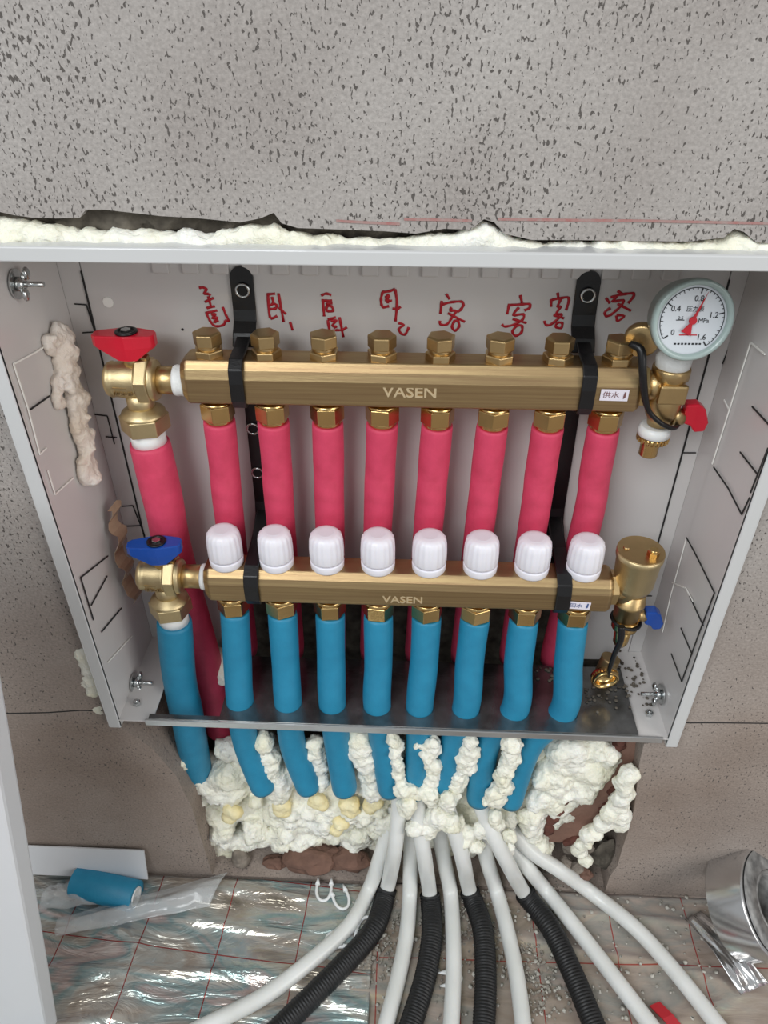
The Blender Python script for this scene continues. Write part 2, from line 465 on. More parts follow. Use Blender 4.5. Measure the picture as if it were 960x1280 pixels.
# ------------------------------------------------------------------ SETTING: wall, chase behind it, floor
inner = [(-75, 268), (-30, 264), (0, 265), (18, 269), (40, 272), (70, 273), (100, 272), (107, 262), (130, 262), (165, 266), (200, 270), (250, 273), (300, 278), (325, 273), (342, 266),
         (352, 279), (372, 285), (430, 287), (480, 289), (520, 292), (555, 286), (588, 287), (605, 274), (618, 278), (630, 292), (665, 300), (720, 300), (780, 301),
         (860, 302), (905, 297), (918, 286), (930, 290), (945, 303), (980, 305), (1020, 308)]
def wall():
    loop = [P(x, y, 0.53) for x, y in inner]
    loop.append(W(0.294, .53, .2)); loop.append(W(0.294, .53, .675))
    for x, y in ((832, 925), (805, 930), (800, 950), (796, 985), (793, 1010), (785, 1040), (778, 1060), (772, 1082), (762, 1096)): loop.append(P(x, y, .53))
    loop.append(Vector((loop[-1].x, 0, 0.004)))
    xl = P(262, 1080, .53).x
    loop.append(Vector((xl, 0, 0.004)))
    for x, y in ((255, 1060), (240, 1010), (220, 970), (190, 935), (150, 908)): loop.append(P(x, y, .53))
    loop.append(W(-.329, .53, .675))
    b = bmesh.new()
    def ring(pts):
        vs = [b.verts.new(p) for p in pts]
        return vs, [b.edges.new((vs[i], vs[(i + 1) % len(vs)])) for i in range(len(vs))]
    ov, oe = ring([(-1.6, 0, -0.02), (1.6, 0, -0.02), (1.6, 0, 2.3), (-1.6, 0, 2.3)])
    iv, ie = ring([(p.x, 0, p.z) for p in loop])
    bmesh.ops.triangle_fill(b, edges=oe + ie, use_beauty=True)
    r = bmesh.ops.extrude_edge_only(b, edges=ie)
    nv = [g for g in r['geom'] if isinstance(g, bmesh.types.BMVert)]
    for v in nv: v.co.y = 0.155
    me = bpy.data.meshes.new('wall_back'); b.to_mesh(me); b.free()
    me.materials.append(MATS['porous_concrete'])
    o = bpy.data.objects.new('wall_back', me); COL.objects.link(o); WL['wall_back'] = Vector((0, 0, 0))
    struct(o)
    m2 = MB().box((-0.02, 0.17, 0.45), (0.9, 0.03, 0.94))
    m2.build('cavity_back', 'mortar', o)
    # rough broken mortar lining the top of the chase
    bl = line_balls([(-60, 266), (110, 266), (340, 272), (600, 276), (900, 286), (1010, 290)], .556, .009, .012, 4, 3, .005)
    foam('broken_mortar', bl, 'mortar', .003, .008, o)
    # the marking-out line and a hairline joint on the plaster
    ln = MB()
    pts = [(505, 273), (560, 274), (600, 272)]
    for seg in ([(420, 277), (455, 279), (500, 281)], [(622, 275), (700, 276), (800, 277), (900, 279), (1010, 281)], [(505, 275), (560, 276), (590, 277)]):
        ln.band([P(x, y - 1, .5296) for x, y in seg], (0, 0, 1), .0017, .0004)
    ln.build('chalk_line', 'chalk_red', o)
    jt = MB()
    for seg in ([(838, 902), (860, 903), (900, 904), (960, 904)], [(-20, 893), (60, 890), (100, 888), (128, 889)]):
        jt.band([P(x, y + random.uniform(-1, 1), .5298) for x, y in seg], (0, 0, 1), .0014, .0005)
    jt.build('plaster_joint', 'slit', o)
    return o
wall_o = wall()
fl = MB().box((0, -0.7, -0.03), (3.2, 1.8, 0.06)); struct(fl.build('floor', 'porous_concrete', origin=(0, 0, 0)))

# printed foil film laid on the floor, in two overlapping sheets
def film(name, x0, x1, y0, y1, z, material, label, seed):
    nx, ny = 150, 110; vs = []; fs = []
    for j in range(ny + 1):
        for i in range(nx + 1):
            x = x0 + (x1 - x0) * i / nx; y = y0 + (y1 - y0) * j / ny
            q = Vector((x * 5 + seed, y * 16, seed))
            ridge = 1 - abs(noise.noise(q)) * 2.2
            h = max(0, ridge) ** 3 * 0.006 + noise.noise(Vector((x * 30, y * 60, seed))) * 0.0012 + noise.noise(Vector((x * 7, y * 7, seed))) * .002
            vs.append((x, y, z + max(0, h)))
    for j in range(ny):
        for i in range(nx):
            a = j * (nx + 1) + i; fs.append((a, a + 1, a + nx + 2, a + nx + 1))
    o = MB().add(vs, fs, True).build(name, material, origin=(0, 0, 0))
    s = o.modifiers.new('thick', 'SOLIDIFY'); s.thickness = 0.0004
    return tag(o, label, 'floor film')
film('foil_film', -0.8, -0.035, -0.42, -0.006, 0.0058, 'film_left', 'crinkled foil underfloor film with red grid lines, sheet left of the black sleeved pipes', 3.1)
film('foil_film', -0.06, 0.9, -0.42, -0.003, 0.0015, 'film_right', 'flat foil underfloor film with red grid, sheet under the pipes and the tape roll', 8.7)

# ------------------------------------------------------------------ CABINET
cab = tag(empty('manifold_cabinet', W(-.02, .58, .68)), 'white sheet-metal wall cabinet set into the concrete around both brass manifolds', 'cabinet')
XL, XR = -.3245, .290           # outer sides
DF, DB = .52, .645
HT, HB = .1615, .683
def h_(v): return 1.01 - v
# back panel in pieces round an open slot at the bottom
b = MB()
b.box(W((-.2915 + .2635) / 2, DB + .001, (.19 + .605) / 2), (.2635 + .2915, .002, .605 - .19))
b.box(W(-.255, DB + .001, .645), (.073, .002, .08))
b.box(W(.235, DB + .001, .645), (.057, .002, .08))
b.build('back_panel', 'white_paint', cab)
for sx, x0, x1, xf in ((-1, -.3125, -.2925, XL), (1, .279, .2645, XR)):
    q = MB()
    q.box(W((x0 + x1) / 2, DB + .0014, .43), (abs(x1 - x0), .002, .49))       # rear return of the side
    q.build('rear_flange', 'white_paint', cab)
    s = MB()
    s.box(W(x0 - sx * -.001, (DF + DB) / 2, (HT + HB) / 2), (.002, DB - DF, HB - HT))
    s.build('side_panel', 'white_paint', cab)
    f = MB()
    f.box(W((x0 + xf) / 2, DF + .001, (HT + HB) / 2), (abs(xf - x0), .004, HB - HT))
    f.box(W(xf, DF + .012, (HT + HB) / 2), (.002, .026, HB - HT))
    f.build('side_rim', 'rim_paint', cab, bevel=.0012)
    s = MB()
    s.box(W(x0 - sx * .018, (DF + DB) / 2, HB - .012), (.038, DB - DF, .0015))
    s.build('bottom_flange', 'white_paint', cab)
t = MB(); t.box(W((XL + XR) / 2, (DF + DB) / 2, HT + .001), (XR - XL, DB - DF, .002)); t.box(W(-.014, DB + .001, .178), (.6, .002, .03)); t.build('top_panel', 'white_paint', cab)
t = MB(); t.box(W((XL + XR) / 2, DF + .0003, HT + .0045), (XR - XL + .002, .004, .0105)); t.box(W((XL + XR) / 2, DF + .012, HT), (XR - XL, .026, .002)); t.build('top_rim', 'rim_paint', cab, bevel=.0012)
# steel tray at the bottom with its front lip
t = MB()
t.box(W(-.24, .523, .6665), (.078, .006, .0016))
t.build('tray_front', 'steel', cab)
bt = bmesh.new()
def tring(pts):
    vs = [bt.verts.new(p) for p in pts]; return [bt.edges.new((vs[i], vs[(i + 1) % len(vs)])) for i in range(len(vs))]
es = tring([W(-.202, .520, .6665), W(.247, .520, .6665), W(.247, .614, .6665), W(-.202, .614, .6665)])
for px_ in (301, 361, 416, 471.5, 524, 581, 641, 700):
    c = PZ(px_, 895, h_(.663)); c.x *= .548 / .5316
    es += tring([Vector((c.x + .0157 * math.cos(a * PI / 14), .018 + .0157 * math.sin(a * PI / 14), h_(.6665))) for a in range(28)])
bmesh.ops.triangle_fill(bt, edges=es, use_beauty=True)
me = bpy.data.meshes.new('steel_tray'); 
for v in bt.verts: v.co -= WL[cab.name]
bt.to_mesh(me); bt.free(); me.materials.append(MATS['steel'])
o = bpy.data.objects.new('steel_tray', me); COL.objects.link(o); o.parent = cab; WL[o.name] = WL[cab.name].copy()
sm = o.modifiers.new('thick', 'SOLIDIFY'); sm.thickness = .0015
t = MB(); t.box(W(-.005, DF - .001, .671), (.556, .0025, .0085)); t.build('tray_lip', 'steel_edge', cab, bevel=.0006)
# row of embossed tabs along the top of the back panel
px = 191.0
k = 0
tab = MB().box((0, 0, 0), (.0150, .0045, .017)); tabme = None
while px < 845:
    c = P(px + 10 + 0, 336 + (px - 191) * .022, DB - .0008)
    c.z = h_(.2125)
    if tabme is None:
        o = tab.build('knockout_tab', 'white_paint', cab, origin=(0, 0, 0), bevel=.0014); tabme = o
    else:
        o = tabme.copy(); COL.objects.link(o)
    o.location = c - WL[cab.name]; px += 37.4
def slit(pts, X=None, D=None, wid=.0013, material='slit', name='knockout_slit'):
    m_ = MB()
    if X is not None:
        q = [PX(x, y, X) for x, y in pts]
        for a, c in zip(q, q[1:]):
            d = (c - a).normalized(); m_.band([a, c], d.cross(Vector((1, 0, 0))), wid, .0008)
    else:
        q = [P(x, y, D) for x, y in pts]
        for a, c in zip(q, q[1:]):
            d = (c - a).normalized(); m_.band([a, c], d.cross(Vector((0, 1, 0))), wid, .0008)
    return m_.build(name, material, cab)
XLi, XRi = -.3110, .2775
slit([(17, 455), (35, 510), (50, 568), (58, 560)], X=XLi, material='lit_gap')
slit([(17, 455), (45, 440), (68, 425)], X=XLi, material='lit_gap')
slit([(38, 512), (62, 495)], X=XLi)
slit([(60, 588), (69, 618), (92, 597)], X=XLi, material='lit_gap')
slit([(135, 695), (101, 722), (117, 775)], X=XLi)
slit([(114, 757), (134, 720)], X=XLi)
slit([(127, 790), (152, 760)], X=XLi)
slit([(135, 828), (165, 795)], X=XLi, material='lit_gap')
slit([(938, 428), (890, 580)], X=XRi, material='lit_gap', wid=.0016)  # pale slits: glimmer from outside painted on as strips
slit([(938, 428), (956, 443)], X=XRi, material='lit_gap')
slit([(905, 500), (911, 512)], X=XRi, material='lit_gap')
slit([(940, 508), (965, 535)], X=XRi)
slit([(892, 584), (910, 610), (927, 643), (937, 622)], X=XRi)
slit([(925, 565), (947, 593), (938, 616)], X=XRi)
slit([(947, 593), (960, 560)], X=XRi)
slit([(858, 672), (838, 745), (828, 790)], X=XRi, material='lit_gap')
slit([(858, 672), (868, 690), (877, 708), (893, 741), (875, 788), (852, 852)], X=XRi)
slit([(862, 745), (879, 782)], X=XRi)
slit([(851, 785), (865, 818)], X=XRi)
slit([(839, 817), (852, 852)], X=XRi)
slit([(840, 728), (857, 735), (866, 752)], X=XRi, material='lit_gap')
# joints of the rear flange with the back panel and its little bridged slots
for X_ in (-.2920, .2640):
    m_ = MB().box(W(X_, DB - .0004, .40), (.0015, .0012, .36)); m_.build('panel_joint', 'slit', cab)
for pts in ([(93, 380), (108, 381), (118, 413)], [(103, 416), (117, 415)], [(118, 518), (134, 520), (143, 555)], [(132, 546), (146, 547)], [(152, 633), (166, 632), (181, 670)], [(155, 658), (176, 657)],
            [(852, 566), (870, 566)], [(903, 455), (914, 428)], [(795, 745), (815, 745)]):
    slit(pts, D=DB - .0006, wid=.001)
m_ = MB().lathe(P(135, 378, DB - .0008), (0, 1, 0), [(0, .0048), (.0006, .0048)], 20); m_.build('knockout_hole', 'lit_gap', cab)
m_ = MB().lathe(P(228, 412, DB - .0006), (0, 1, 0), [(0, .0012), (.0006, .0012)], 10); m_.build('pin_hole', 'slit', cab)
# wing nuts and hex nuts
def wing(px, py, X, sgn, name='wing_bolt'):
    c = PX(px, py, X); ax = Vector((sgn, 0, 0))
    m_ = MB().lathe(c, ax, [(0, .0115), (.0012, .0115), (.0012, .0035)], 24, False)
    m_.lathe(c, ax, [(0, .0022), (.022, .0022)], 12)
    m_.lathe(c + ax * .0014, ax, [(0, .0055), (.003, .0055), (.006, .004)], 16)
    for s_ in (-1, 1):
        q = c + ax * .006; v = Vector((0, .55 * s_, .8 * s_))
        m_.ball(q + v * .0085 + ax * .002, .0048, (.5, .9, 1.1), 10, 6)
        m_.ball(q + v * .0055, .004, (.5, .8, 1.0), 10, 6)
    m_.build(name, 'zinc', cab)
wing(20, 355, XLi, 1); wing(167, 853, XLi, 1); wing(827, 868, XRi, -1)
for px_, py_ in ((811, 893), (171, 880)):
    m_ = MB().hexn(PZ(px_, py_, h_(HB - .0135)), (0, 0, 1), .004, .0045)
    m_.lathe(PZ(px_, py_, h_(HB - .0135)), (0, 0, 1), [(0, .002), (.0065, .002)], 10)
    m_.build('hex_nut', 'zinc', cab)
c_ = PX(5, 328, XLi); 
# ------------------------------------------------------------------ handwriting on the back panel (felt pen)
HW = {
 ((240, 350)): [
  ('marker_writing', [[(60,68),(95,66),(122,78),(105,118),(135,120),(160,135)], [(110,190),(185,155)], [(138,140),(165,238)], [(125,242),(195,226)],
    [(115,285),(215,262)], [(122,285),(150,345),(180,385),(215,398),(270,385),(285,350)], [(165,300),(200,290),(175,330),(215,320),(190,365),(225,345)], [(262,232),(290,300),(313,350),(282,345)]]),
  ('marker_writing', [[(640,125),(712,118)], [(650,128),(668,320),(730,308)], [(685,145),(695,200),(662,218)], [(690,200),(725,215),(715,245),(668,250)], [(740,115),(785,360)], [(742,235),(805,292)], [(840,360),(862,432)]])],
 ((390, 350)): [
  ('marker_writing', [[(78,135),(120,118),(165,130)],[(95,178),(172,178)],[(92,165),(98,240),(104,312)],[(120,205),(175,200)],[(125,225),(130,265),(180,265),(165,225),(125,228)],
    [(135,345),(155,475)],[(135,340),(205,320)],[(160,355),(210,345),(175,390),(210,400),(185,410)],[(155,440),(215,430)],[(235,320),(268,490)],[(215,430),(255,430),(300,405)]]),
  ('marker_writing', [[(605,105),(592,160),(595,210),(612,235),(660,225)],[(600,105),(660,98),(712,78)],[(712,80),(728,200),(715,355)],[(625,150),(670,140)],[(650,120),(650,200)],[(625,172),(685,180)],[(690,245),(730,250),(760,230)],
    [(740,370),(785,385),(745,420),(765,460),(800,465),(830,405)]])],
 ((530, 350)): [
  ('marker_writing', [[(190,120),(220,165)],[(152,180),(140,290)],[(155,212),(230,192),(320,186),(337,215),(315,255),(285,275)],[(237,235),(225,262),(275,268),(235,330),(195,382),(140,380),(137,350)],[(205,285),(350,360)],[(262,350),(240,400),(265,435),(300,400),(290,350),(255,355)]]),
  ('marker_writing', [[(825,130),(840,195)],[(732,205),(712,295)],[(735,217),(830,210),(905,208),(905,240),(860,262)],[(815,235),(765,300),(852,295),(845,340),(780,380),(695,400),(668,380)],[(760,335),(880,370)],[(800,385),(758,440),(785,480),(835,450),(840,395),(800,390)]])],
 ((670, 350)): [
  ('marker_writing', [[(185,110),(192,152)],[(130,165),(130,230)],[(135,172),(200,160),(282,155),(258,260)],[(215,160),(185,230),(212,228),(175,290),(222,300),(130,380),(85,385),(72,350)],[(150,300),(240,330)],[(185,362),(168,400),(215,412),(225,370),(185,366)]]),
  ('marker_writing', [[(700,95),(740,120)],[(600,155),(632,200)],[(640,150),(740,125),(832,115),(835,145),(790,200)],[(692,140),(650,190)],[(670,185),(748,175),(735,215),(690,260),(640,300),(600,310),(592,275),(640,240)],[(700,205),(815,265)],[(690,300),(755,310),(700,352),(688,305)]])],
}
lab = iter(['red marker writing above the first plug', 'red marker writing right of the left bracket', 'red marker writing above the third plug', 'red marker writing above the fourth plug',
            'red marker writing above the fifth plug', 'red marker writing above the sixth plug', 'red marker writing left of the right bracket', 'red marker writing right of the right bracket'])
for (ox, oy), items in HW.items():
    for nm, strokes in items:
        m_ = MB()
        for s_ in strokes:
            pts = smooth_path([P(ox + x / 6.857, oy + y / 6.857, DB - .0006) for x, y in s_], 4)
            m_.tube(pts, .0011, 6, rad=[.00125 + .0002 * math.sin(i * 1.7) for i in range(len(pts))])
        for v in m_.v: v.y = (DB - .0004 - .53) + (v.y - (DB - .0006 - .53)) * .35
        m_.build(nm, 'red_ink', cab)['label'] = next(lab)

# ------------------------------------------------------------------ MANIFOLDS
def bar_mesh(x0, x1, D, h, H=.040, dp=.0185):
    hh = H / 2
    prof = [(-dp + .007, hh), (dp - .007, hh), (dp, hh - .008), (dp, -hh + .008), (dp - .006, -hh), (-dp + .003, -hh), (-dp, -hh + .0025), (-dp - .001, .005), (-dp + .0015, hh - .007)]
    b_ = MB(); n = len(prof); vs = []
    for x, k_ in ((x0, .72), (x0 + .006, 1), (x1 - .004, 1), (x1, .85)):
        for d_, z_ in prof: vs.append(W(x, D + d_ * k_, h) + Vector((0, 0, z_ * k_)))
    fs = [list(range(n))[::-1], [3 * n + i for i in range(n)]]
    for k_ in range(3):
        fs += [(k_ * n + i, k_ * n + (i + 1) % n, (k_ + 1) * n + (i + 1) % n, (k_ + 1) * n + i) for i in range(n)]
    return b_.add(vs, fs)
UD, UH, LD, LH = .605, .298, .571, .503
man_u = tag(empty('flow_manifold', W(-.01, UD, UH + .02)), 'upper brass manifold bar with eight hex plugs on top, pink sleeves below', 'manifold')
man_l = tag(empty('return_manifold', W(-.01, LD, LH + .019)), 'lower brass manifold bar under eight white caps, blue sleeves below', 'manifold')
bar_mesh(-.203, .194, UD, UH).build('bar', 'bar_brass', man_u, bevel=.0012)
bar_mesh(-.204, .1985, LD, LH, .038).build('bar', 'bar_brass', man_l, bevel=.0012)
XU = [-.178 + .05 * i for i in range(8)]
XLo = [-.181 + .05 * i for i in range(8)]
proto = {}
def inst(key, maker, parent, loc, name, material, rot=0.0, bevel=0):
    if key not in proto:
        o = maker().build(name, material, parent, origin=(0, 0, 0), bevel=bevel)
        proto[key] = o
    else:
        o = proto[key].copy(); COL.objects.link(o)
    o.parent = parent; o.location = Vector(loc) - WL[parent.name]; o.rotation_euler = (0, 0, rot)
    WL[o.name] = Vector(loc)
    return o
def plug():
    m_ = MB().hexn((0, 0, -.001), (0, 0, 1), .0075, .0132, .1)
    m_.lathe((0, 0, .006), (0, 0, 1), [(0, .0098), (.004, .0098)], 20)
    m_.hexn((0, 0, .0088), (0, 0, 1), .0125, .0125, .16, phase=.5)
    return m_
def nut():
    m_ = MB().lathe((0, 0, .001), (0, 0, -1), [(0, .0095), (.004, .0095), (.0045, .0135), (.0065, .0145)], 24)
    m_.hexn((0, 0, -.0055), (0, 0, -1), .0165, .0156, .1, phase=.35)
    m_.lathe((0, 0, -.021), (0, 0, -1), [(0, .0132), (.004, .0128)], 24)
    return m_
for i, x in enumerate(XU):
    inst('plug', plug, man_u, W(x, UD, UH - .02), 'port_plug', 'brass', .35 * math.sin(i * 2.1), .0006)
    inst('nut', nut, man_u, W(x, UD, UH + .02), 'pipe_nut', 'polished_brass', .3 * math.sin(i * 1.3 + 1), .0005)
def nut2():
    m_ = MB().lathe((0, 0, .001), (0, 0, -1), [(0, .011), (.005, .011), (.0055, .0142), (.0085, .0152)], 24)
    m_.hexn((0, 0, -.0075), (0, 0, -1), .0180, .0168, .1, phase=.35)
    m_.lathe((0, 0, -.0245), (0, 0, -1), [(0, .0125), (.004, .012)], 24)
    return m_
def cap_body():
    m_ = MB(); n = 72
    prof = [(.0085, .0158), (.011, .0164), (.022, .0164), (.031, .0159), (.0360, .0150), (.0388, .0130), (.0398, .0095)]
    vs = []
    for k_, (z, r) in enumerate(prof):
        for i in range(n):
            rr = r + (.00055 if (i % 4 in (0, 1)) and 0 < k_ < 5 else 0) - (.0 if k_ else 0)
            a = 2 * PI * i / n; vs.append((rr * math.cos(a), rr * math.sin(a), z))
    fs = [(k_ * n + i, k_ * n + (i + 1) % n, (k_ + 1) * n + (i + 1) % n, (k_ + 1) * n + i) for k_ in range(len(prof) - 1) for i in range(n)]
    fs.append([(len(prof) - 1) * n + i for i in range(n)]); fs.append(list(range(n))[::-1])
    m_.add(vs, fs, True)
    m_.lathe((0, 0, .0388), (0, 0, 1), [(0, .0075), (.0012, .0072)], 24)
    return m_
def cap_ring():
    m_ = MB().lathe((0, 0, -.001), (0, 0, 1), [(0, .0158), (.0015, .0165), (.0075, .0168), (.0085, .0166), (.0088, .0158)], 40)
    return m_
for i, x in enumerate(XLo):
    inst('nut2', nut2, man_l, W(x, LD, LH + .019), 'pipe_nut', 'polished_brass', .3 * math.sin(i * 1.7), .0005)
    c = tag(empty('valve_cap', W(x, LD, LH - .019)), ['white ribbed plastic valve cap, leftmost of the row on the lower manifold',
        'white ribbed valve cap just right of the left black bracket', 'third white valve cap from the left on the lower manifold',
        'fourth white valve cap from the left, above the lettering on the lower manifold', 'fifth white valve cap from the left, right of the lower lettering',
        'sixth white valve cap from the left on the lower manifold', 'white ribbed valve cap just left of the right black bracket',
        'white ribbed valve cap nearest the brass air vent'][i], 'valve cap', 'white caps along the lower manifold')
    rot = i * .4
    if 'cb' not in proto:
        proto['cb'] = cap_body().build('cap_body', 'cap_plastic', c, origin=WL[c.name]); cb = proto['cb']
        # mesh was made round the origin
        for v in cb.data.vertices: v.co += WL[c.name]
        proto['cr'] = cap_ring().build('cap_ring', 'cap_plastic', c, origin=WL[c.name]); cr = proto['cr']
        for v in cr.data.vertices: v.co += WL[c.name]
    else:
        cb = proto['cb'].copy(); cr = proto['cr'].copy(); COL.objects.link(cb); COL.objects.link(cr)
    for o in (cb, cr): o.parent = c; o.location = (0, 0, 0)
    cb.rotation_euler = (0, 0, rot)
# lettering and paper labels
yd = Vector((0, 0.0025, .026)).normalized()
text('raised_lettering', 'VASEN', P(512.5, 491, UD - .0192), .0138, 'mark_brass', man_u, ydir=(0, .06, 1), ext=.0004, bold=.0002, sx=1.13)
text('raised_lettering', 'VASEN', P(503.5, 750, LD - .0190), .0118, 'mark_brass', man_l, ydir=(0, .06, 1), ext=.0004, bold=.0002, sx=1.13)
for par, px_, py_, D_, wd, hh, inkm, tx, rot in ((man_u, 768, 494, UD - .0202, .0235, .0105, 'ink_brown', '供水', -.01), (man_l, 724, 757, LD - .0202, .0215, .0092, 'ink_blue', '回水', -.06)):
    c = P(px_, py_, D_)
    xd = Vector((math.cos(rot), 0, math.sin(rot))); zd = Vector((-math.sin(rot), 0, math.cos(rot)))
    rot3 = Matrix((xd, Vector((0, 1, 0)), zd)).transposed()
    MB().box(c, (wd, .0006, hh), rot3).build('paper_label', 'sticker_paper', par)
    text('label_print', tx, c - Vector((.003, .0005, 0)), hh * .62, inkm, par, xdir=xd, ydir=zd, ext=.0001, sx=1.1)
    a = c + Vector((wd * .36, -.0005, 0)); q = MB()
    q.prism([a + zd * .0032 + xd * .0008, a + zd * .0032 - xd * .0003, a - zd * .0006 - xd * .0010, a - zd * .0032 - xd * .0008, a - zd * .0018 + xd * .0010], (0, -1, 0), .0002)
    q.build('label_arrow', inkm, par)

# ------------------------------------------------------------------ BALL VALVES
def ball_valve(D, h, xc, hand_mat, label, k=1.0, tilt=0.0, nt=5):
    v = tag(empty('ball_valve', W(xc, D, h + .05 * k)), label, 'valve')
    m_ = MB(); ax = (1, 0, 0)
    m_.lathe(W(xc - .026 * k, D, h), ax, [(0, .0125 * k), (.0015 * k, .0150 * k), (.005 * k, .0165 * k), (.006 * k, .0158 * k), (.010 * k, .0160 * k), (.020 * k, .0172 * k), (.027 * k, .0168 * k), (.029 * k, .0175 * k)], 36)
    m_.lathe(W(xc, D, h + .012 * k), (0, 0, -1), [(0, .0125 * k), (.012 * k, .0125 * k), (.016 * k, .0115 * k)], 30)
    m_.build('valve_body', 'pale_brass', v)
    m_ = MB().hexn(W(xc + .003 * k, D, h), ax, .012 * k, .0215 * k, .08, phase=.26)
    m_.lathe(W(xc + .015 * k, D, h), ax, [(0, .0190 * k), (.004 * k, .0178 * k), (.006 * k, .013 * k)], 32)
    m_.build('union_nut', 'pale_brass', v, bevel=.0006)
    m_ = MB().lathe(W(xc + .019 * k, D, h), ax, [(0, .0125 * k), (.009 * k, .0125 * k), (.028 * k, .0125 * k)], 28)
    m_.build('nipple', 'brass', v)
    m_ = MB(); 
    m_.tube([W(xc + (.0482 - .0026 * nt) * k + .0026 * i, D, h) for i in range(nt)], .0133 * k, 24, rad=[(.0134 + .0007 * (i % 2)) * k for i in range(nt)])
    m_.build('thread_tape', 'thread_tape', v)
    m_ = MB().lathe(W(xc, D, h + .026 * k), (0, 0, -1), [(0, .0125 * k), (.003 * k, .016 * k), (.0055 * k, .0195 * k), (.008 * k, .0205 * k)], 36)
    m_.hexn(W(xc, D, h + .034 * k), (0, 0, -1), .0165 * k, .0225 * k, .06, phase=.3)
    m_.build('swivel_nut', 'pale_brass', v, bevel=.0006)
    m_ = MB().lathe(W(xc, D, h - .013 * k), (0, 0, 1), [(0, .008 * k), (.008 * k, .0075 * k), (.011 * k, .006 * k)], 20)
    m_.box(W(xc + .012 * k, D, h - .019 * k), (.005 * k, .008 * k, .008 * k))
    m_.build('stem', 'brass', v)
    # butterfly handle
    zt = 1.01 - h + .045 * k; zb = 1.01 - h + .0215 * k
    ca, sa = math.cos(tilt), math.sin(tilt)
    def hp(x, y, z): return Vector((xc + x * ca - y * sa, D - .53 + x * sa + y * ca, z))
    top = [(-.030, -.004), (-.026, -.0075), (-.008, -.0105), (0, -.0115), (.008, -.0105), (.022, -.0075), (.0245, -.004), (.0245, .004), (.022, .0075), (.008, .0105), (0, .0115), (-.008, .0105), (-.026, .0075), (-.030, .004)]
    top = [(a_ * k, b_ * k) for a_, b_ in top]
    m_ = MB(); n = len(top); vs = []
    for lev in range(3):
        for (x, y) in top:
            if lev == 0: z = zt - abs(x) * .05
            elif lev == 1: z = zt - .012 * k + (abs(x) * .05)
            else:
                z = zb + (0.0105 * k if abs(x) > .012 * k else 0)
                x, y = x * .96, y * .9
            vs.append(hp(x, y, z))
    fs = [list(range(n)), [2 * n + i for i in range(n)][::-1]]
    for l_ in range(2): fs += [(l_ * n + i, l_ * n + (i + 1) % n, (l_ + 1) * n + (i + 1) % n, (l_ + 1) * n + i) for i in range(n)]
    m_.add(vs, fs)
    hd = m_.build('handle', hand_mat, v, bevel=.0011)
    MB().lathe(Vector((xc, D - .53, zt - .0005)), (0, 0, 1), [(0, .0095 * k), (.0016, .0095 * k), (.0020, .0070 * k), (.0008, .0068 * k)], 28).build('washer', 'black_rubber', hd, origin=WL[hd.name])
    MB().hexn(Vector((xc, D - .53, zt)), (0, 0, 1), .0026, .0046 * k).build('handle_nut', 'zinc', hd, origin=WL[hd.name])
    m_ = MB().box(W(xc - .010 * k, D - .0166 * k, h + .0005), (.012 * k, .0014, .0008))
    m_.build('cast_line', 'dull_brass', v)
    text('cast_mark', '16/20-25', W(xc - .008 * k, D - .0158 * k, h + .0062 * k), .0050 * k, 'dull_brass', v, ext=.0014)
    # white end of the pipe under the nut
    MB().lathe(W(xc, D, h + .050 * k), (0, 0, -1), [(0, .016 * k), (.018 * k, .0162 * k)], 28).build('pipe_end', 'white_pipe', v)
    return v
ball_valve(.605, .3035, -.2475, 'red_plastic', 'brass angle ball valve with red butterfly handle at the upper manifold')
ball_valve(.571, .5045, -.2480, 'blue_plastic', 'brass angle ball valve with blue butterfly handle at the lower manifold', .97, .12, 3)

# ------------------------------------------------------------------ FOAM-SLEEVED PIPES
ordn = ['first', 'second', 'third', 'fourth', 'fifth', 'sixth', 'seventh', 'eighth']
def sleeve(path, r, material, label, cat, group, cut=True):
    pts = smooth_path(path, 10)
    rad = [r * (1 + .012 * math.sin(i * .45 + len(label)) + (-.03 if i == 0 else 0)) for i in range(len(pts))]
    rad[-1] *= .93
    o = MB().tube(pts, r, 28, rad=rad).build('foam_sleeve', material)
    return tag(o, label, cat, group)
pink_mid = [(286, 640), (350, 640), (412, 640), (473, 640), (537, 640), (602, 640), (668, 645), (734, 650)]
for i, x in enumerate(XU):
    a = W(x, UD, UH + .02 + .0245)
    b_ = P(pink_mid[i][0], pink_mid[i][1], .608)
    e = a + (b_ - a) * ((.668 - .3425) / (a.z - b_.z)); e.y = .625 - .53
    if i == 7: e.x = .170
    mid = a.lerp(b_, .5) + Vector((0, .0015, 0))
    sleeve([a, mid, b_, e], .0146, 'pink_foam', [
        'pink foam pipe sleeve, leftmost under the upper manifold, left of the left bracket', 'pink foam pipe sleeve just right of the left black bracket', 'third pink foam sleeve from the left under the upper manifold',
        'fourth pink foam sleeve from the left, under the upper lettering', 'fifth pink foam sleeve from the left under the upper manifold', 'sixth pink foam sleeve from the left under the upper manifold',
        'pink foam sleeve just left of the right black bracket', 'pink foam sleeve right of the right bracket, rightmost of all'][i], 'pipe sleeve', 'pink sleeves under the upper manifold')
sleeve([W(-.2475, .605, .3685), P(205, 630, .603), P(217, 690, .608), P(243, 780, .612), P(268, 870, .612), P(271, 880, .612) - Vector((0, 0, .05))], .0192, 'pink_foam', 'thick pink foam sleeve under the red-handled ball valve', 'pipe sleeve', 'thick main pipe sleeves')
sleeve([W(-.248, .571, .5675), P(224, 845, .568), P(234, 895, .563), P(246, 960, .572), P(256, 1000, .60)], .0185, 'blue_foam', 'thick blue foam sleeve under the blue-handled ball valve', 'pipe sleeve', 'thick main pipe sleeves')
blue_pl = [301, 361, 416, 471.5, 524, 581, 641, 700]
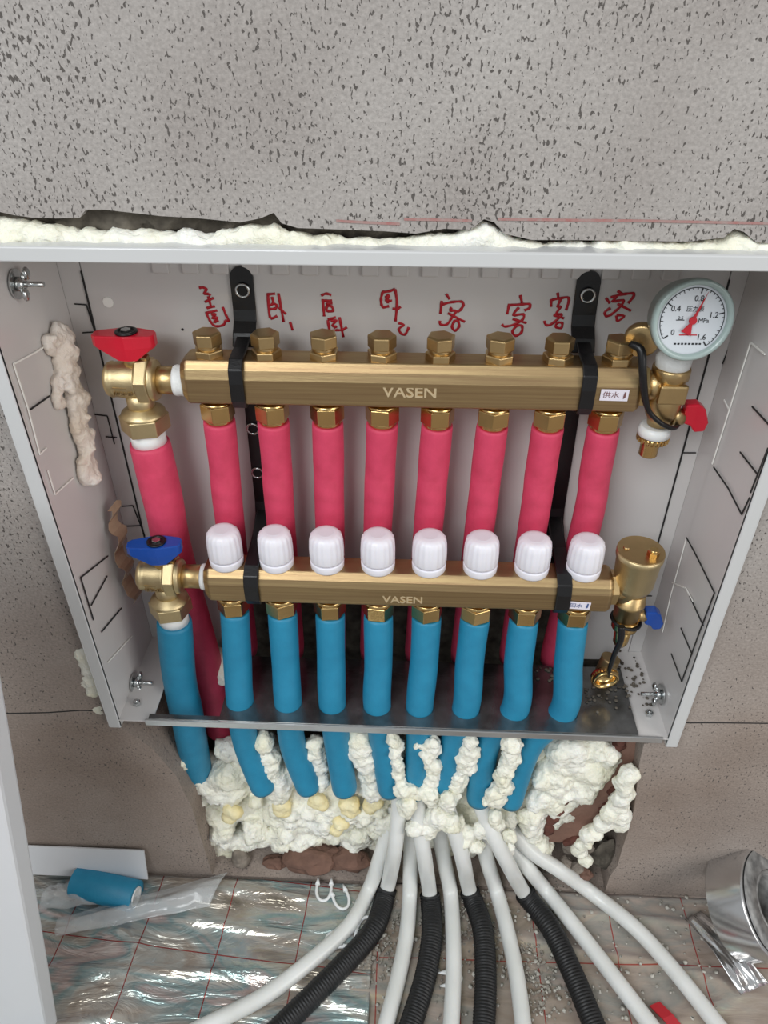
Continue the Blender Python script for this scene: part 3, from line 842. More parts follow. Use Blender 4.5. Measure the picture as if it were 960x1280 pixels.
blue_mid = [299, 359, 414, 473, 530, 586, 646, 706]
blue_lo = [(308, 930), (366, 930), (422, 930), (479, 930), (524, 930), (566, 930), (609, 930), (662, 930)]
blue_end = [(330, 985), (386, 985), (431, 987), (488, 988), (519, 990), (553, 990), (598, 1000), (637, 1002)]
for i, x in enumerate(XLo):
    a = W(x, LD - .001, LH + .019 + .0275)
    md = P([297, 357, 414, 473, 530, 587, 648, 710.5][i], 828, .559)
    pl = PZ(blue_pl[i], 895, h_(.663)); pl.y = .548 - .53; pl.x *= .548 / .5316
    sleeve([a, md, pl, P(*blue_lo[i], .547), P(*blue_end[i], .540)], .0152, 'blue_foam', [
        'blue foam pipe sleeve, leftmost of the eight thin ones under the lower manifold', 'second thin blue foam sleeve from the left, right of the left bracket', 'third thin blue foam sleeve from the left through the tray',
        'fourth thin blue foam sleeve from the left, under the lower lettering', 'fifth thin blue foam sleeve from the left through the tray', 'sixth thin blue foam sleeve from the left through the tray',
        'seventh thin blue foam sleeve from the left, under the right bracket', 'slanting blue foam sleeve farthest right, beside the hanging brass cap'][i], 'pipe sleeve', 'blue sleeves under the lower manifold')

# ------------------------------------------------------------------ BRACKETS
def bracket(X, label, skew=0.0):
    br = tag(empty('manifold_bracket', W(X, .643, .60)), label, 'bracket')
    dx = lambda h: X + skew * (h - .23)
    def pth(l): return [W(dx(h), D, h) for D, h in l]
    up = pth([(.6435, .2225), (.6435, .255), (.640, .262), (.612, .270), (.6435, .262)])
    MB().band(pth([(.6430, .2215), (.6430, .252), (.6405, .262), (.632, .270), (.6255, .280)]), (1, 0, 0), .0205, .0024).build('top_tab', 'black_rubber', br, bevel=.0008)
    MB().lathe(W(dx(.2225), .6442, .2225 + .0012), (0, -1, 0), [(0, .01025), (.0024, .01025)], 28, False).build('tab_end', 'black_rubber', br)
    MB().band(pth([(.628, .272), (.612, .2755), (.592, .2765), (.5845, .283), (.5835, .295), (.5845, .312), (.5885, .3195), (.600, .3205), (.632, .322)]), (1, 0, 0), .0125, .003).build('upper_clamp', 'black_rubber', br, bevel=.001)
    MB().band(pth([(.628, .318), (.641, .330), (.6425, .345), (.6425, .46), (.639, .474), (.625, .482)]), (1, 0, 0), .0185, .0024).build('back_strip', 'black_rubber', br)
    MB().band(pth([(.640, .470), (.600, .479), (.562, .4815), (.5525, .487), (.5495, .497), (.5500, .515), (.555, .5235), (.570, .5245), (.640, .53)]), (1, 0, 0), .0145, .003).build('lower_clamp', 'black_rubber', br, bevel=.001)
    MB().band(pth([(.6425, .525), (.6425, .60)]), (1, 0, 0), .0185, .0024).build('foot_strip', 'black_rubber', br)
    for h in ((.234,) if X > 0 else (.234, .372, .4235)):
        c = W(dx(h) + (.0005 if h < .3 else -.003), .6405, h)
        MB().lathe(c, (0, -1, 0), [(0, .0068), (.0012, .0066), (.0016, .0056), (.0012, .0046), (0, .0044)], 24, cap=False).build('eyelet', 'zinc', br)
        MB().lathe(c, (0, -1, 0), [(0, .0044), (.0006, .0042)], 20).build('screw_head', 'black_hole', br)
    return br
bracket(-.1515, 'black rubber-coated bracket holding both manifolds at the left', -.012)
bracket(.1465, 'black rubber-coated bracket holding both manifolds at the right', .012)

# ------------------------------------------------------------------ UPPER RIGHT END: drain tee, gauge, hanging cap
tee = tag(empty('drain_valve', W(.219, .60, .37)), 'brass drain cock with red handle at the right end of the upper manifold', 'valve')
m_ = MB()
m_.hexn(W(.192, .602, .298), (1, 0, 0), .008, .0185, .1)
m_.lathe(W(.198, .602, .298), (1, 0, 0), [(0, .013), (.018, .012)], 24)
m_.lathe(W(.2185, .602, .2795), (0, 0, -1), [(0, .0150), (.002, .0160), (.010, .0160), (.012, .0140), (.022, .0140), (.024, .0155), (.036, .0150), (.046, .0135), (.050, .011), (.056, .010)], 32)
m_.lathe(W(.2285, .602, .328), (1, 0, 0), [(0, .008), (.010, .0075)], 18)
m_.build('tee_body', 'brass', tee)
m_ = MB().box(W(.2195, .5885, .300), (.024, .006, .018)); m_.build('flat_pad', 'brass', tee, bevel=.002)
m_ = MB().lathe(W(.2165, .602, .337), (0, 0, -1), [(0, .0125), (.004, .0145), (.009, .0145), (.010, .0125)], 30)
m_.build('white_gasket', 'white_pipe', tee)
m_ = MB()
m_.lathe(W(.2165, .602, .3475), (0, 0, -1), [(0, .0128), (.005, .0132), (.006, .009)], 40)
for i in range(22):
    a = 2 * PI * i / 22
    m_.box(W(.2165 + .0133 * math.cos(a), .602 + .0133 * math.sin(a), .3500), (.0018, .0018, .0045))
m_.build('knurled_ring', 'polished_brass', tee)
m_ = MB(); m_.tube([W(.2155, .602, .352 + .001 * i) for i in range(17)], .0075, 18, rad=[.0078 + .0006 * (i % 2) for i in range(17)]); m_.build('hose_tail', 'polished_brass', tee)
def lever(c, material, par, K=1.15):
    c = Vector(c)
    poly = [(-.002, .010), (.008, .0105), (.0135, .006), (.018, -.005), (.0165, -.0125), (.009, -.0135), (.005, -.008), (-.001, -.006)]
    m_ = MB().prism([c + Vector((a_ * K, -.0065, b_ * K)) for a_, b_ in poly], (0, 1, 0), .012)
    return m_.build('handle', material, par, bevel=.0015)
lever(W(.239, .602, .325), 'red_plastic', tee)

g = tag(empty('pressure_gauge', W(.2185, .60, .2795)), 'round pressure gauge with white dial and red needle above the red drain handle', 'gauge')
gc = P(866.5, 401, .568)
gn = Vector((0.05, -1, .16)).normalized()     # the way the dial looks
gx = Vector((1, 0, 0)); gx = (gx - gn * gx.dot(gn)).normalized(); gy = gn.cross(gx) * -1
if gy.z < 0: gy = -gy
R_ = .0315
m_ = MB().lathe(gc - gn * .026, gn, [(0, .024), (.002, .0275), (.018, .0280), (.020, R_), (.026, R_), (.0275, R_ - .001), (.0277, R_ - .003), (.0262, R_ - .0045), (.0240, R_ - .005)], 56, cap=False)
m_.build('case', 'gauge_case', g)
m_ = MB().lathe(gc - gn * .026, gn, [(0, .024), (.0005, .024)], 40); m_.build('case_back', 'gauge_case', g)
m_ = MB().lathe(gc - gn * .0035, gn, [(0, R_ - .0045), (.001, R_ - .0045)], 48); dial = m_.build('dial', 'gauge_face', g)
def gp(ang, r, lift=-.0022):                    # ang clockwise from up, in degrees
    a = math.radians(ang)
    return gc + gn * lift + (gx * math.sin(a) + gy * math.cos(a)) * r
ROT = 9
m_ = MB()
for i in range(33):
    a = -135 + 270 * i / 32 + ROT
    big = i % 8 == 0; mid_ = i % 4 == 0
    r0 = .0205 if big else .0222 if mid_ else .0230
    d_ = (gp(a, 1) - gp(a, 0)).normalized()
    m_.band([gp(a, r0), gp(a, .0245)], d_.cross(gn), .0010 if big else .0005, .0002)
m_.band([gp(-135 + ROT + 2.7 * i, .0245) for i in range(101)], gx, .0005, .0002) if False else None
ring = [gp(-135 + ROT + 270 * i / 60, .0246) for i in range(61)]
m_.tube(ring, .0003, 5)
m_.build('scale_marks', 'ink', dial, origin=WL[dial.name])
for n_, s_ in enumerate(('0', '0.4', '0.8', '1.2', '1.6')):
    text('scale_number', s_, gp(-135 + ROT + 67.5 * n_, .0165), .0062, 'ink', dial, xdir=gx, ydir=gy, ext=.0001)
text('dial_print', '压力表', gc + gn * -.0022 + gy * .0082 + gx * .001, .0046, 'ink', dial, xdir=gx, ydir=gy, ext=.0001)
text('dial_print', 'MPa', gc + gn * -.0022 + gx * .009 - gy * .0005, .005, 'ink', dial, xdir=gx, ydir=gy, ext=.0001)
m_ = MB().band([gc + gn * -.0022 - gx * .0125, gc + gn * -.0022 - gx * .006], gy, .0006, .0002); m_.build('dial_rule', 'ink', dial, origin=WL[dial.name])
text('dial_print', '2.5', gc + gn * -.0022 - gx * .009 + gy * .0015, .0035, 'ink', dial, xdir=gx, ydir=gy, ext=.0001)
m_ = MB()
for i in range(8):
    m_.box(gc + gn * -.0022 - gy * .0185 + gx * (-.010 + .0028 * i), (.0016, .0003, .0014))
m_.build('small_print', 'ink', dial, origin=WL[dial.name])
m_ = MB().band([gc + gn * -.0022 - gy * .0115 - gx * .008, gc + gn * -.0022 - gy * .0115 + gx * .006], gy, .0009, .0002); m_.build('dial_rule', 'red_ink', dial, origin=WL[dial.name])
NA = 20
m_ = MB()
d_ = (gp(NA, 1) - gp(NA, 0)).normalized(); sd = d_.cross(gn)
def nq(t, s_): return gc + gn * -.0008 + d_ * t + sd * s_
m_.prism([nq(.0235, 0), nq(.004, .0011), nq(.004, -.0011)], gn, .0004)
m_.prism([nq(.004, .0011), nq(.004, -.0011), nq(-.003, -.0012), nq(-.0105, -.0045), nq(-.011, .0045), nq(-.003, .0012)], gn, .0004)
m_.lathe(nq(0, 0), gn, [(0, .0032), (.001, .0030)], 20)
m_.build('needle', 'red_ink', g)
m_ = MB().lathe(W(.2185, .602, .2805), (0, 0, 1), [(0, .0135), (.001, .0145), (.009, .0150), (.012, .0135), (.016, .010)], 28); m_.build('tape_collar', 'thread_tape', g)
m_ = MB().lathe(W(.2185, .598, .268), (0, 0, 1), [(0, .008), (.02, .008)], 16); m_.build('gauge_stem', 'brass', g)

hc = tag(empty('hanging_cap', P(800, 440, .59)), 'brass blanking cap on a black strap, lying behind the last upper plug', 'cap')
cn = Vector((-.25, -.8, -.1)).normalized(); cc = P(802, 424, .606)
m_ = MB().lathe(cc, cn, [(-.004, .0135), (-.003, .0145), (.004, .0145), (.005, .0125), (.0052, .004)], 32); m_.build('cap_disc', 'brass', hc)
m_ = MB().lathe(cc + cn * .005 - Vector((.002, 0, .005)), cn, [(0, .004), (.006, .0038), (.009, .003)], 16); m_.build('stud', 'polished_brass', hc)
st = [P(797, 432, .590), P(789, 430, .592), P(801, 438, .586), P(803, 462, .582), P(806, 495, .583), P(812, 515, .585), P(828, 530, .584), P(842, 535, .588), P(848, 530, .602)]
m_ = MB().tube(smooth_path(st, 8), .0030, 10, rad=[.0022 + .0014 * math.sin(PI * min(1, i / 40)) for i in range(65)]); m_.build('strap', 'black_rubber', hc)

# ------------------------------------------------------------------ LOWER RIGHT END: air vent, drain, hanging ring cap
av = tag(empty('air_vent', W(.2205, .571, .53)), 'fat brass automatic air vent canister at the right end of the lower manifold', 'air vent')
ax_ = .2200
m_ = MB().lathe(W(ax_, .571, .456), (0, 0, -1), [(0, .0205), (.0015, .0226), (.0065, .0226), (.0085, .0212), (.040, .0196), (.046, .0175), (.050, .0140), (.062, .0130)], 40)
m_.build('canister', 'pale_brass', av)
m_ = MB().lathe(W(ax_, .571, .4565), (0, 0, 1), [(0, .0222), (.001, .0222)], 40)
m_.lathe(W(ax_ - .013, .574, .456), (0, 0, 1), [(0, .0035), (.002, .003)], 14)
m_.build('lid', 'brass', av)
m_ = MB().hexn(W(ax_ + .009, .563, .456), (0, 0, 1), .006, .0058); m_.lathe(W(ax_ + .009, .563, .451), (0, 0, 1), [(0, .0042), (.003, .0042)], 14); m_.build('vent_screw', 'polished_brass', av)
dv = tag(empty('drain_valve', W(.2215, .571, .56)), 'brass drain cock with dark blue handle below the air vent', 'valve')
m_ = MB()
m_.hexn(W(.197, .571, .503), (1, 0, 0), .008, .0175, .1)
m_.lathe(W(.203, .571, .503), (1, 0, 0), [(0, .0125), (.016, .012)], 24)
m_.lathe(W(.2215, .571, .507), (0, 0, -1), [(0, .0142), (.012, .0142), (.013, .0155), (.016, .0155), (.017, .0140), (.034, .0130), (.038, .0110), (.048, .0105)], 32)
m_.lathe(W(.232, .571, .540), (1, 0, 0), [(0, .007), (.010, .0065)], 18)
m_.build('tee_body', 'brass', dv)
m_ = MB().tube([W(.2225, .571, .545 + .0013 * i) for i in range(10)], .0125, 24, rad=[.0125 + .0006 * (i % 2) for i in range(10)]); m_.build('threaded_ring', 'polished_brass', dv)
m_ = MB().lathe(W(.2225, .571, .556), (0, 0, -1), [(0, .0085), (.022, .0078), (.026, .006)], 20); m_.build('hose_tail', 'polished_brass', dv)
lv = lever(W(.241, .571, .541), 'blue_plastic', dv, 1.0)
rc = tag(empty('hanging_cap', P(757, 862, .56)), 'knurled brass ring cap hanging on a black strap over the steel tray', 'cap')
rcx = P(757, 850, .566); rn = Vector((0.12, -.97, -.12)).normalized()
m_ = MB().lathe(rcx, rn, [(-.009, .0125), (-.008, .0142), (.001, .0145), (.002, .0138), (.0018, .0112), (-.003, .0108), (-.006, .0105), (-.0062, .001)], 36, cap=False)
for i in range(26):
    a = 2 * PI * i / 26
    u_ = rn.orthogonal().normalized(); v_ = rn.cross(u_)
    m_.box(rcx + (u_ * math.cos(a) + v_ * math.sin(a)) * .0142 - rn * .0035, (.0016, .0016, .0035))
m_.build('ring_cap', 'polished_brass', rc)
hoop = []
for i in range(25):
    a = 2 * PI * i / 24; hoop.append(W(.2225 + .0145 * math.cos(a), .571 + .0145 * math.sin(a), .547 + .002 * math.cos(a)))
m_ = MB().tube(hoop, .0018, 8); m_.build('strap_loop', 'black_rubber', rc)
m_ = MB().tube(smooth_path([P(777, 783, .555), P(776, 800, .553), P(768, 818, .556), P(762, 836, .560), P(760, 846, .568)], 8), .003, 10, rad=[.0036 - .0018 * i / 32 for i in range(33)]); m_.build('strap', 'black_rubber', rc)
m_ = MB().tube(smooth_path([P(764, 822, .600), P(752, 848, .595), P(742, 872, .590)], 6), .0105, 20)  # short dull brown tube behind the ring cap
tag(m_.build('short_tube', 'dull_brass'), 'short dull brown tube behind the hanging knurled ring cap', 'pipe')

for pts_, l_ in (([(140, 632), (146, 655), (152, 690), (160, 720), (170, 748)], 'crumpled brown packing tape hanging inside the left wall behind the blue handle'),):
    sp = smooth_path([PX(x, y, -.300) for x, y in pts_], 6)
    for i, q in enumerate(sp): q.x += .004 * math.sin(i * .9); q.y += .003 * math.sin(i * 1.7)
    tag(MB().band(sp, (.3, 1, .2), .016, .0006).build('packing_tape', 'packing_tape'), l_, 'tape')
# ------------------------------------------------------------------ EXPANDING FOAM
def tfoam(balls, label, material='foam', voxel=.0025, amt=.006, amt2=.003, group=None):
    o = foam('expanding_foam', balls, material, voxel, amt, None, amt2)
    return tag(o, label, 'foam', group)
top = []
prof_top = [(-60, 290, .011), (0, 289, .014), (25, 287, .013), (60, 292, .012), (100, 297, .011), (150, 297, .010), (200, 300, .010), (250, 300, .010), (280, 298, .010), (310, 294, .011), (335, 291, .012), (350, 296, .010), (400, 303, .009), (440, 304, .009),
            (480, 306, .008), (520, 303, .009), (545, 301, .010), (580, 298, .011), (605, 291, .013), (622, 298, .012), (640, 308, .008), (680, 309, .008), (720, 308, .009), (800, 309, .009), (860, 311, .009), (905, 308, .010), (918, 299, .012), (940, 306, .010), (970, 312, .009), (1010, 314, .009)]
for (x0, y0, r0), (x1, y1, r1) in zip(prof_top, prof_top[1:]):
    n = max(2, int((x1 - x0) / 7))
    for i in range(n):
        t_ = i / n
        top.append((P(x0 + (x1 - x0) * t_ + random.uniform(-2, 2), y0 + 3 + (y1 - y0) * t_ + random.uniform(-2, 2), .536 + random.uniform(-.002, .004)), (r0 + (r1 - r0) * t_) * random.uniform(.55, .84), (1, 1, 1)))
tfoam(top, 'long bead of cream expanding foam along the top edge of the cabinet', amt=.004, amt2=.0025)
def xballs(pts, X, r0, r1, n):
    out = []
    for i in range(n):
        t_ = i / (n - 1) * (len(pts) - 1); k_ = min(int(t_), len(pts) - 2); f_ = t_ - k_
        a = pts[k_]; c = pts[k_ + 1]
        out.append((PX(a[0] + (c[0] - a[0]) * f_ + random.uniform(-3, 3), a[1] + (c[1] - a[1]) * f_, X), random.uniform(r0, r1), (.55, 1, 1.2)))
    return out
tfoam(xballs([(78, 422), (82, 440), (84, 470), (92, 500), (98, 530), (106, 560), (110, 590)], -.306, .009, .013, 26) + xballs([(60, 430), (78, 440), (72, 500)], -.308, .007, .009, 8),
      'cream foam squeezed out along the inside of the left cabinet wall', 'foam_pink', .0022, .006, .003)
tfoam(line_balls([(104, 800), (112, 830), (118, 860), (124, 885), (130, 903)], .540, .008, .011, 6, 2), 'thin foam bead outside the lower left edge of the cabinet', amt=.004)
tfoam([(W(x, .622 + random.uniform(-.012, .012), .690 + random.uniform(-.012, .004)), random.uniform(.012, .018), (1, 1, 1)) for x in [-.272 + .006 * i for i in range(14)]],
      'foam lumps in the tray opening behind the two thick sleeves')
tfoam([(P(283, 845, .648) + Vector((random.uniform(-.006, .006), random.uniform(0, .01), random.uniform(-.03, .02))), random.uniform(.008, .013), (1, 1, 1)) for i in range(10)],
      'small foam lump seen between the thick pink sleeve and the first blue sleeve')
# the big mass below the tray
poly = [(225, 930), (700, 925), (690, 960), (668, 1010), (655, 1050), (640, 1068), (600, 1060), (560, 1060), (520, 1052), (470, 1050), (462, 1070), (440, 1062), (425, 1045), (405, 1040), (385, 1055), (360, 1068), (330, 1072), (310, 1060), (285, 1062), (262, 1050), (240, 1000)]
bl = fill_balls(poly, .567, .590, 300, .014, .022)
bl += fill_balls([(270, 1000), (640, 1018), (625, 1045), (480, 1040), (440, 1050), (420, 1030), (350, 1058), (280, 1050)], .553, .566, 80, .009, .014)
bl += line_balls([(330, 925), (335, 960), (350, 990)], .552, .010, .014)
bl += line_balls([(393, 925), (398, 950), (402, 975)], .553, .008, .011)
bl += line_balls([(447, 920), (458, 950), (468, 985)], .550, .009, .013)
tfoam(bl, 'big mass of cream foam filling the wall chase below the tray, around the blue sleeves', amt=.010, amt2=.005, voxel=.003)
tfoam(line_balls([(492, 925), (495, 938), (497, 960), (500, 985)], .534, .004, .0065, 5) + line_balls([(541, 925), (538, 945), (540, 965), (536, 985)], .536, .006, .009, 5)
      + line_balls([(500, 985), (515, 988), (530, 985), (545, 1000)], .528, .005, .009, 5) + line_balls([(520, 930), (530, 935), (540, 928)], .532, .0025, .004, 4),
      'ragged foam drips between the fourth, fifth and sixth blue sleeves', amt=.006, amt2=.004, voxel=.0018)
tfoam(line_balls([(590, 925), (583, 950), (572, 975), (560, 1000), (548, 1020)], .534, .006, .010, 5), 'foam strand between the sixth and seventh blue sleeves', amt=.006, amt2=.004, voxel=.0018)
tfoam(line_balls([(641, 928), (638, 945), (632, 965), (626, 985), (621, 1000)], .528, .006, .010, 5) + line_balls([(604, 1000), (612, 996), (622, 994)], .522, .003, .005, 4),
      'foam clump stuck between the seventh and last blue sleeves', amt=.006, amt2=.004, voxel=.0018)
bl = fill_balls([(692, 928), (768, 930), (760, 955), (735, 985), (715, 1000), (700, 1020), (680, 1030), (665, 1030), (668, 1000), (680, 965)], .548, .565, 90, .010, .016)
bl += fill_balls([(655, 1020), (672, 1020), (670, 1040), (690, 1062), (690, 1072), (660, 1060)], .545, .556, 26, .008, .011)
tfoam(bl, 'thick cream foam slab right of the last blue sleeve, beside the brown shard', amt=.008, amt2=.004, voxel=.0025)
bl = line_balls([(786, 968), (780, 990), (768, 1010), (752, 1030), (738, 1042)], .528, .007, .010, 4) + line_balls([(782, 990), (778, 1020), (772, 1035)], .528, .007, .010, 4) + line_balls([(738, 1042), (722, 1065), (734, 1078)], .53, .006, .008, 4)
tfoam(bl, 'forked strip of foam along the broken plaster edge at the right', amt=.004, amt2=.002, voxel=.0018)
bl = []
for px_, py_, r_ in ((505, 1010, .012), (520, 1030, .012), (545, 1020, .014), (565, 1030, .013), (580, 1045, .012), (592, 1055, .010), (540, 1035, .010), (600, 1040, .010), (620, 1025, .010), (560, 1000, .011), (615, 1045, .009), (635, 1050, .008), (633, 1060, .007)):
    for i in range(3): bl.append((P(px_ + random.uniform(-5, 5), py_ + random.uniform(-6, 6), .522 + random.uniform(-.004, .006)), r_ * random.uniform(.7, 1), (1, 1, 1.1)))
tfoam(bl, 'foam lumps where the white pipes leave the wall chase', amt=.008, amt2=.004, voxel=.002)
for px_, py_, w_ in ((352, 1008, 'under the second thin blue sleeve'), (398, 1003, 'between the second and third blue sleeve ends'), (436, 1009, 'under the third blue sleeve'),
                   (468, 1004, 'left of the leftmost black-sleeved pipe'), (290, 1018, 'at the left end of the big foam mass'), (424, 1032, 'low on the big foam mass')):
    bl = [(P(px_ + random.uniform(-6, 6), py_ + random.uniform(-6, 6), .549), random.uniform(.007, .010), (1, 1, 1)) for i in range(7)]
    tfoam(bl, 'cut amber-yellow foam patch ' + w_, 'foam_yellow', .002, .004, .001, 'cut yellow foam patches')

# broken pieces in the chase
def shard(poly, D, th, name, material, label, cat, dn=(0, 1, 0)):
    m_ = MB().prism([P(x, y, D) for x, y in poly], dn, th)
    return tag(m_.build(name, material, bevel=.0015), label, cat)
shard([(774, 928), (800, 928), (795, 945), (786, 965), (772, 995), (757, 1022), (740, 1042), (715, 1050), (700, 1054), (678, 1052), (690, 1010), (696, 998), (730, 972), (745, 955), (762, 945)], .552, .02, 'plaster_slab', 'shard',
      'smooth reddish-brown slab exposed in the broken wall under the cabinet corner', 'slab')
tfoam(line_balls([(777, 930), (752, 962), (728, 985), (704, 1000), (693, 1016), (686, 1040)], .551, .004, .0065), 'dark red crumbling brick rim along the upper edge of the smooth brown slab', 'shard_edge', .0018, .005)['category'] = 'brick'
tfoam(line_balls([(772, 985), (760, 1008), (745, 1032), (730, 1046), (708, 1054)], .551, .004, .0065), 'dark brick crumbs along the lower edge of the smooth brown slab', 'shard_edge', .0018, .005)['category'] = 'brick'
def rock(c, r, material, label, cat, sc=(1, 1, 1), group=None, name='stone_chip'):
    bm = bmesh.new(); bmesh.ops.create_icosphere(bm, subdivisions=3, radius=r)
    sd_ = random.random() * 50
    for v in bm.verts:
        k_ = 1 + .35 * noise.noise(v.co * (1.6 / r) + Vector((sd_, 0, 0))); v.co *= k_; v.co = Vector((v.co.x * sc[0], v.co.y * sc[1], v.co.z * sc[2]))
    me = bpy.data.meshes.new(name); bm.to_mesh(me); bm.free(); me.materials.append(MATS[material])
    o = bpy.data.objects.new(name, me); COL.objects.link(o); o.location = c; WL[o.name] = Vector(c)
    return tag(o, label, cat, group)
rock(P(675, 1030, .563), .014, 'mortar', 'dark grey-green mortar lump left of the brown slab', 'rubble', (1, .7, 1.2))
rock(P(722, 1057, .556), .018, 'rubble', 'grey-brown rubble lump under the brown slab', 'rubble', (1.2, .6, .7))
rock(P(720, 1085, .542), .012, 'rubble', 'rounded brown stone on the floor below the brown slab', 'rubble', (1, .8, .9))
rock(P(707, 1078, .540), .008, 'rubble', 'small stone left of the rounded brown stone', 'rubble')
rock(P(731, 1092, .536), .009, 'brick', 'dark red brick crumb at the wall foot', 'rubble')
rock(P(756, 1068, .553), .018, 'mortar', 'greenish mortar lump right of the forked foam strip', 'rubble', (.9, .6, 1.8))
for px_, py_, r_, l_ in ((390, 1072, .026, 'rough brown brick lump under the foam, left of the first black sleeved pipe'), (345, 1078, .012, 'brown brick corner under the left part of the foam'), (435, 1074, .02, 'brown brick lump beside the leftmost white pipe')):
    rock(P(px_, py_, .55), r_, 'brick', l_, 'brick', (1.5, .8, .75), name='brick_lump')
rock(P(300, 1072, .55), .013, 'rubble', 'pale round stone under the foam, left end', 'rubble')

# ------------------------------------------------------------------ FLOOR PIPES
FZ = .0125
def fp(x, y, z=FZ): return PZ(x, y, z)
def pipe(wall_pts, floor_pts, r, label, sleeve_from=None, cut=False, zf=FZ, sr=None):
    pts = [P(*q) for q in wall_pts] + [fp(x, y, zf) for x, y in floor_pts]
    sp = smooth_path(pts, 10)
    ex = (sp[-1] - sp[-2]).normalized(); sp += [sp[-1] + ex * .03 * k for k in range(1, 14)]
    t_ = empty('heating_pipe', Vector((sp[-1].x, sp[-1].y, 0)))
    tag(t_, label, 'pipe', 'pipes fanning out over the floor')
    MB().tube(sp, r, 20).build('pipe', 'floor_pipe', t_)
    if sleeve_from is not None:
        i0 = sleeve_from * 10
        seg = sp[i0:]
        # resample finely for the corrugation
        L_ = [0.0]
        for a, b_ in zip(seg, seg[1:]): L_.append(L_[-1] + (b_ - a).length)
        step = .0009; n = int(L_[-1] / step); q = []; k_ = 0
        for i in range(n):
            d_ = i * step
            while k_ < len(L_) - 2 and L_[k_ + 1] < d_: k_ += 1
            f_ = (d_ - L_[k_]) / max(1e-9, L_[k_ + 1] - L_[k_]); q.append(seg[k_].lerp(seg[k_ + 1], f_))
        sr = sr or .0128
        MB().tube(q, sr, 18, rad=[sr + (0, .0007, .0007, 0)[i % 4] for i in range(n)]).build('corrugated_sleeve', 'corrugated', t_)
    return t_
pipe([(500, 985, .545), (497, 1030, .527), (492, 1070, .515)], [(484, 1110), (468, 1160), (430, 1205), (360, 1275)], .0098, 'white pipe entering the leftmost black corrugated sleeve', 3)
pipe([(520, 985, .545), (524, 1030, .524), (531, 1075, .512)], [(537, 1117), (540, 1165), (532, 1220), (514, 1280)], .0098, 'white pipe entering the second black corrugated sleeve from the left', 3)
pipe([(553, 990, .545), (567, 1035, .522), (578, 1072, .512)], [(587, 1114), (603, 1160), (607, 1220), (605, 1280)], .0098, 'white pipe entering the third black corrugated sleeve from the left', 3)
pipe([(598, 1000, .542), (615, 1040, .520), (635, 1080, .508)], [(655, 1116), (688, 1160), (715, 1215), (742, 1280)], .0098, 'white pipe entering the rightmost black corrugated sleeve', 3)
pipe([(492, 1005, .565), (483, 1045, .548), (474, 1075, .532)], [(462, 1110), (438, 1155), (390, 1200), (330, 1245), (262, 1280)], .0098, 'bare white pipe farthest left, sweeping to the lower left corner', None)
pipe([(520, 1005, .565), (515, 1045, .548), (513, 1080, .530)], [(512, 1120), (508, 1170), (497, 1225), (483, 1280)], .0098, 'bare white pipe between the first two black sleeves')
pipe([(545, 1005, .565), (550, 1045, .548), (556, 1080, .530)], [(563, 1115), (566, 1160), (567, 1215), (564, 1280)], .0098, 'bare white pipe between the second and third black sleeves')
pipe([(590, 1010, .565), (602, 1050, .548), (610, 1080, .530)], [(620, 1112), (632, 1155), (645, 1215), (654, 1280)], .0098, 'bare white pipe between the third and rightmost black sleeves')
pipe([(620, 1020, .560), (640, 1060, .545), (660, 1085, .530)], [(680, 1110), (712, 1150), (755, 1205), (812, 1280)], .0098, 'bare white pipe just right of the rightmost black sleeve')
pipe([(630, 1025, .560), (662, 1062, .540), (700, 1088, .530)], [(738, 1115), (792, 1158), (840, 1210), (892, 1275)], .0098, 'bare white pipe farthest right, running towards the tape roll')
# joint rings on the bare pipes are left as part of the run; small white plastic clips lie on the film
def clip(px_, py_, ang, label, s=1.0):
    c = PZ(px_, py_, .0115); ca, sa = math.cos(ang), math.sin(ang)
    def q(x, y): return c + Vector(((x * ca - y * sa) * s, (x * sa + y * ca) * s, 0))
    m_ = MB().tube(smooth_path([q(-.009, .022), q(-.0095, .008), q(-.006, -.001), q(0, -.004), q(.006, -.001), q(.0095, .008), q(.009, .022)], 6), .0020, 8)
    for sx_ in (-1, 1):
        m_.lathe(q(sx_ * .009, .017), q(sx_ * .009, .03) - q(sx_ * .009, .017), [(0, .0034), (.010, .0008)], 8)
    return tag(m_.build('pipe_clip', 'white_pipe'), label, 'clip', 'white U-shaped pipe clips on the film')
clip(404, 1122, 0.02, 'white barbed U clip lying open end towards the wall, left of the pipes')
clip(430, 1132, .45, 'white U clip next to the leftmost pipe, second from the wall')
clip(412, 1174, -1.5, 'white U clip lying sideways on the film below the other two')
clip(460, 1150, 2.8, 'white U clip clasping the leftmost white pipe', .9)
clip(573, 1222, 1.7, 'white U clip beside the third black sleeve', .8)

# blue sleeve offcut with pipe in it, pale insulation strip, scraps
o = empty('sleeve_offcut', PZ(135, 1100, .0)); tag(o, 'blue foam sleeve offcut with a white pipe inside, lying by the wall foot', 'pipe sleeve')
a = PZ(95, 1102, .019); b_ = PZ(182, 1082, .019); b_.y = a.y - .016
MB().lathe(a, b_ - a, [(0, .0195), ((b_ - a).length, .0195), ((b_ - a).length, .0125), ((b_ - a).length - .02, .0125)], 32, cap=False).build('foam_tube', 'blue_foam', o)
MB().lathe(a, b_ - a, [(0.002, .0122), ((b_ - a).length + .001, .0122), ((b_ - a).length + .001, .0085), ((b_ - a).length - .03, .0085)], 28, cap=False).build('inner_pipe', 'white_pipe', o)
m_ = MB(); n = 24; path = []
for i in range(n + 1):
    t_ = i / n; path.append((PZ(15 + 170 * t_, 1085 - 12 * t_, .045)) )
for p in path: p.y = -.012
m_.band(path, (0, .25, 1), .05, .002)
tag(m_.build('insulation_strip', 'white_board'), 'white foam insulation strip standing along the wall foot at the left', 'strip')
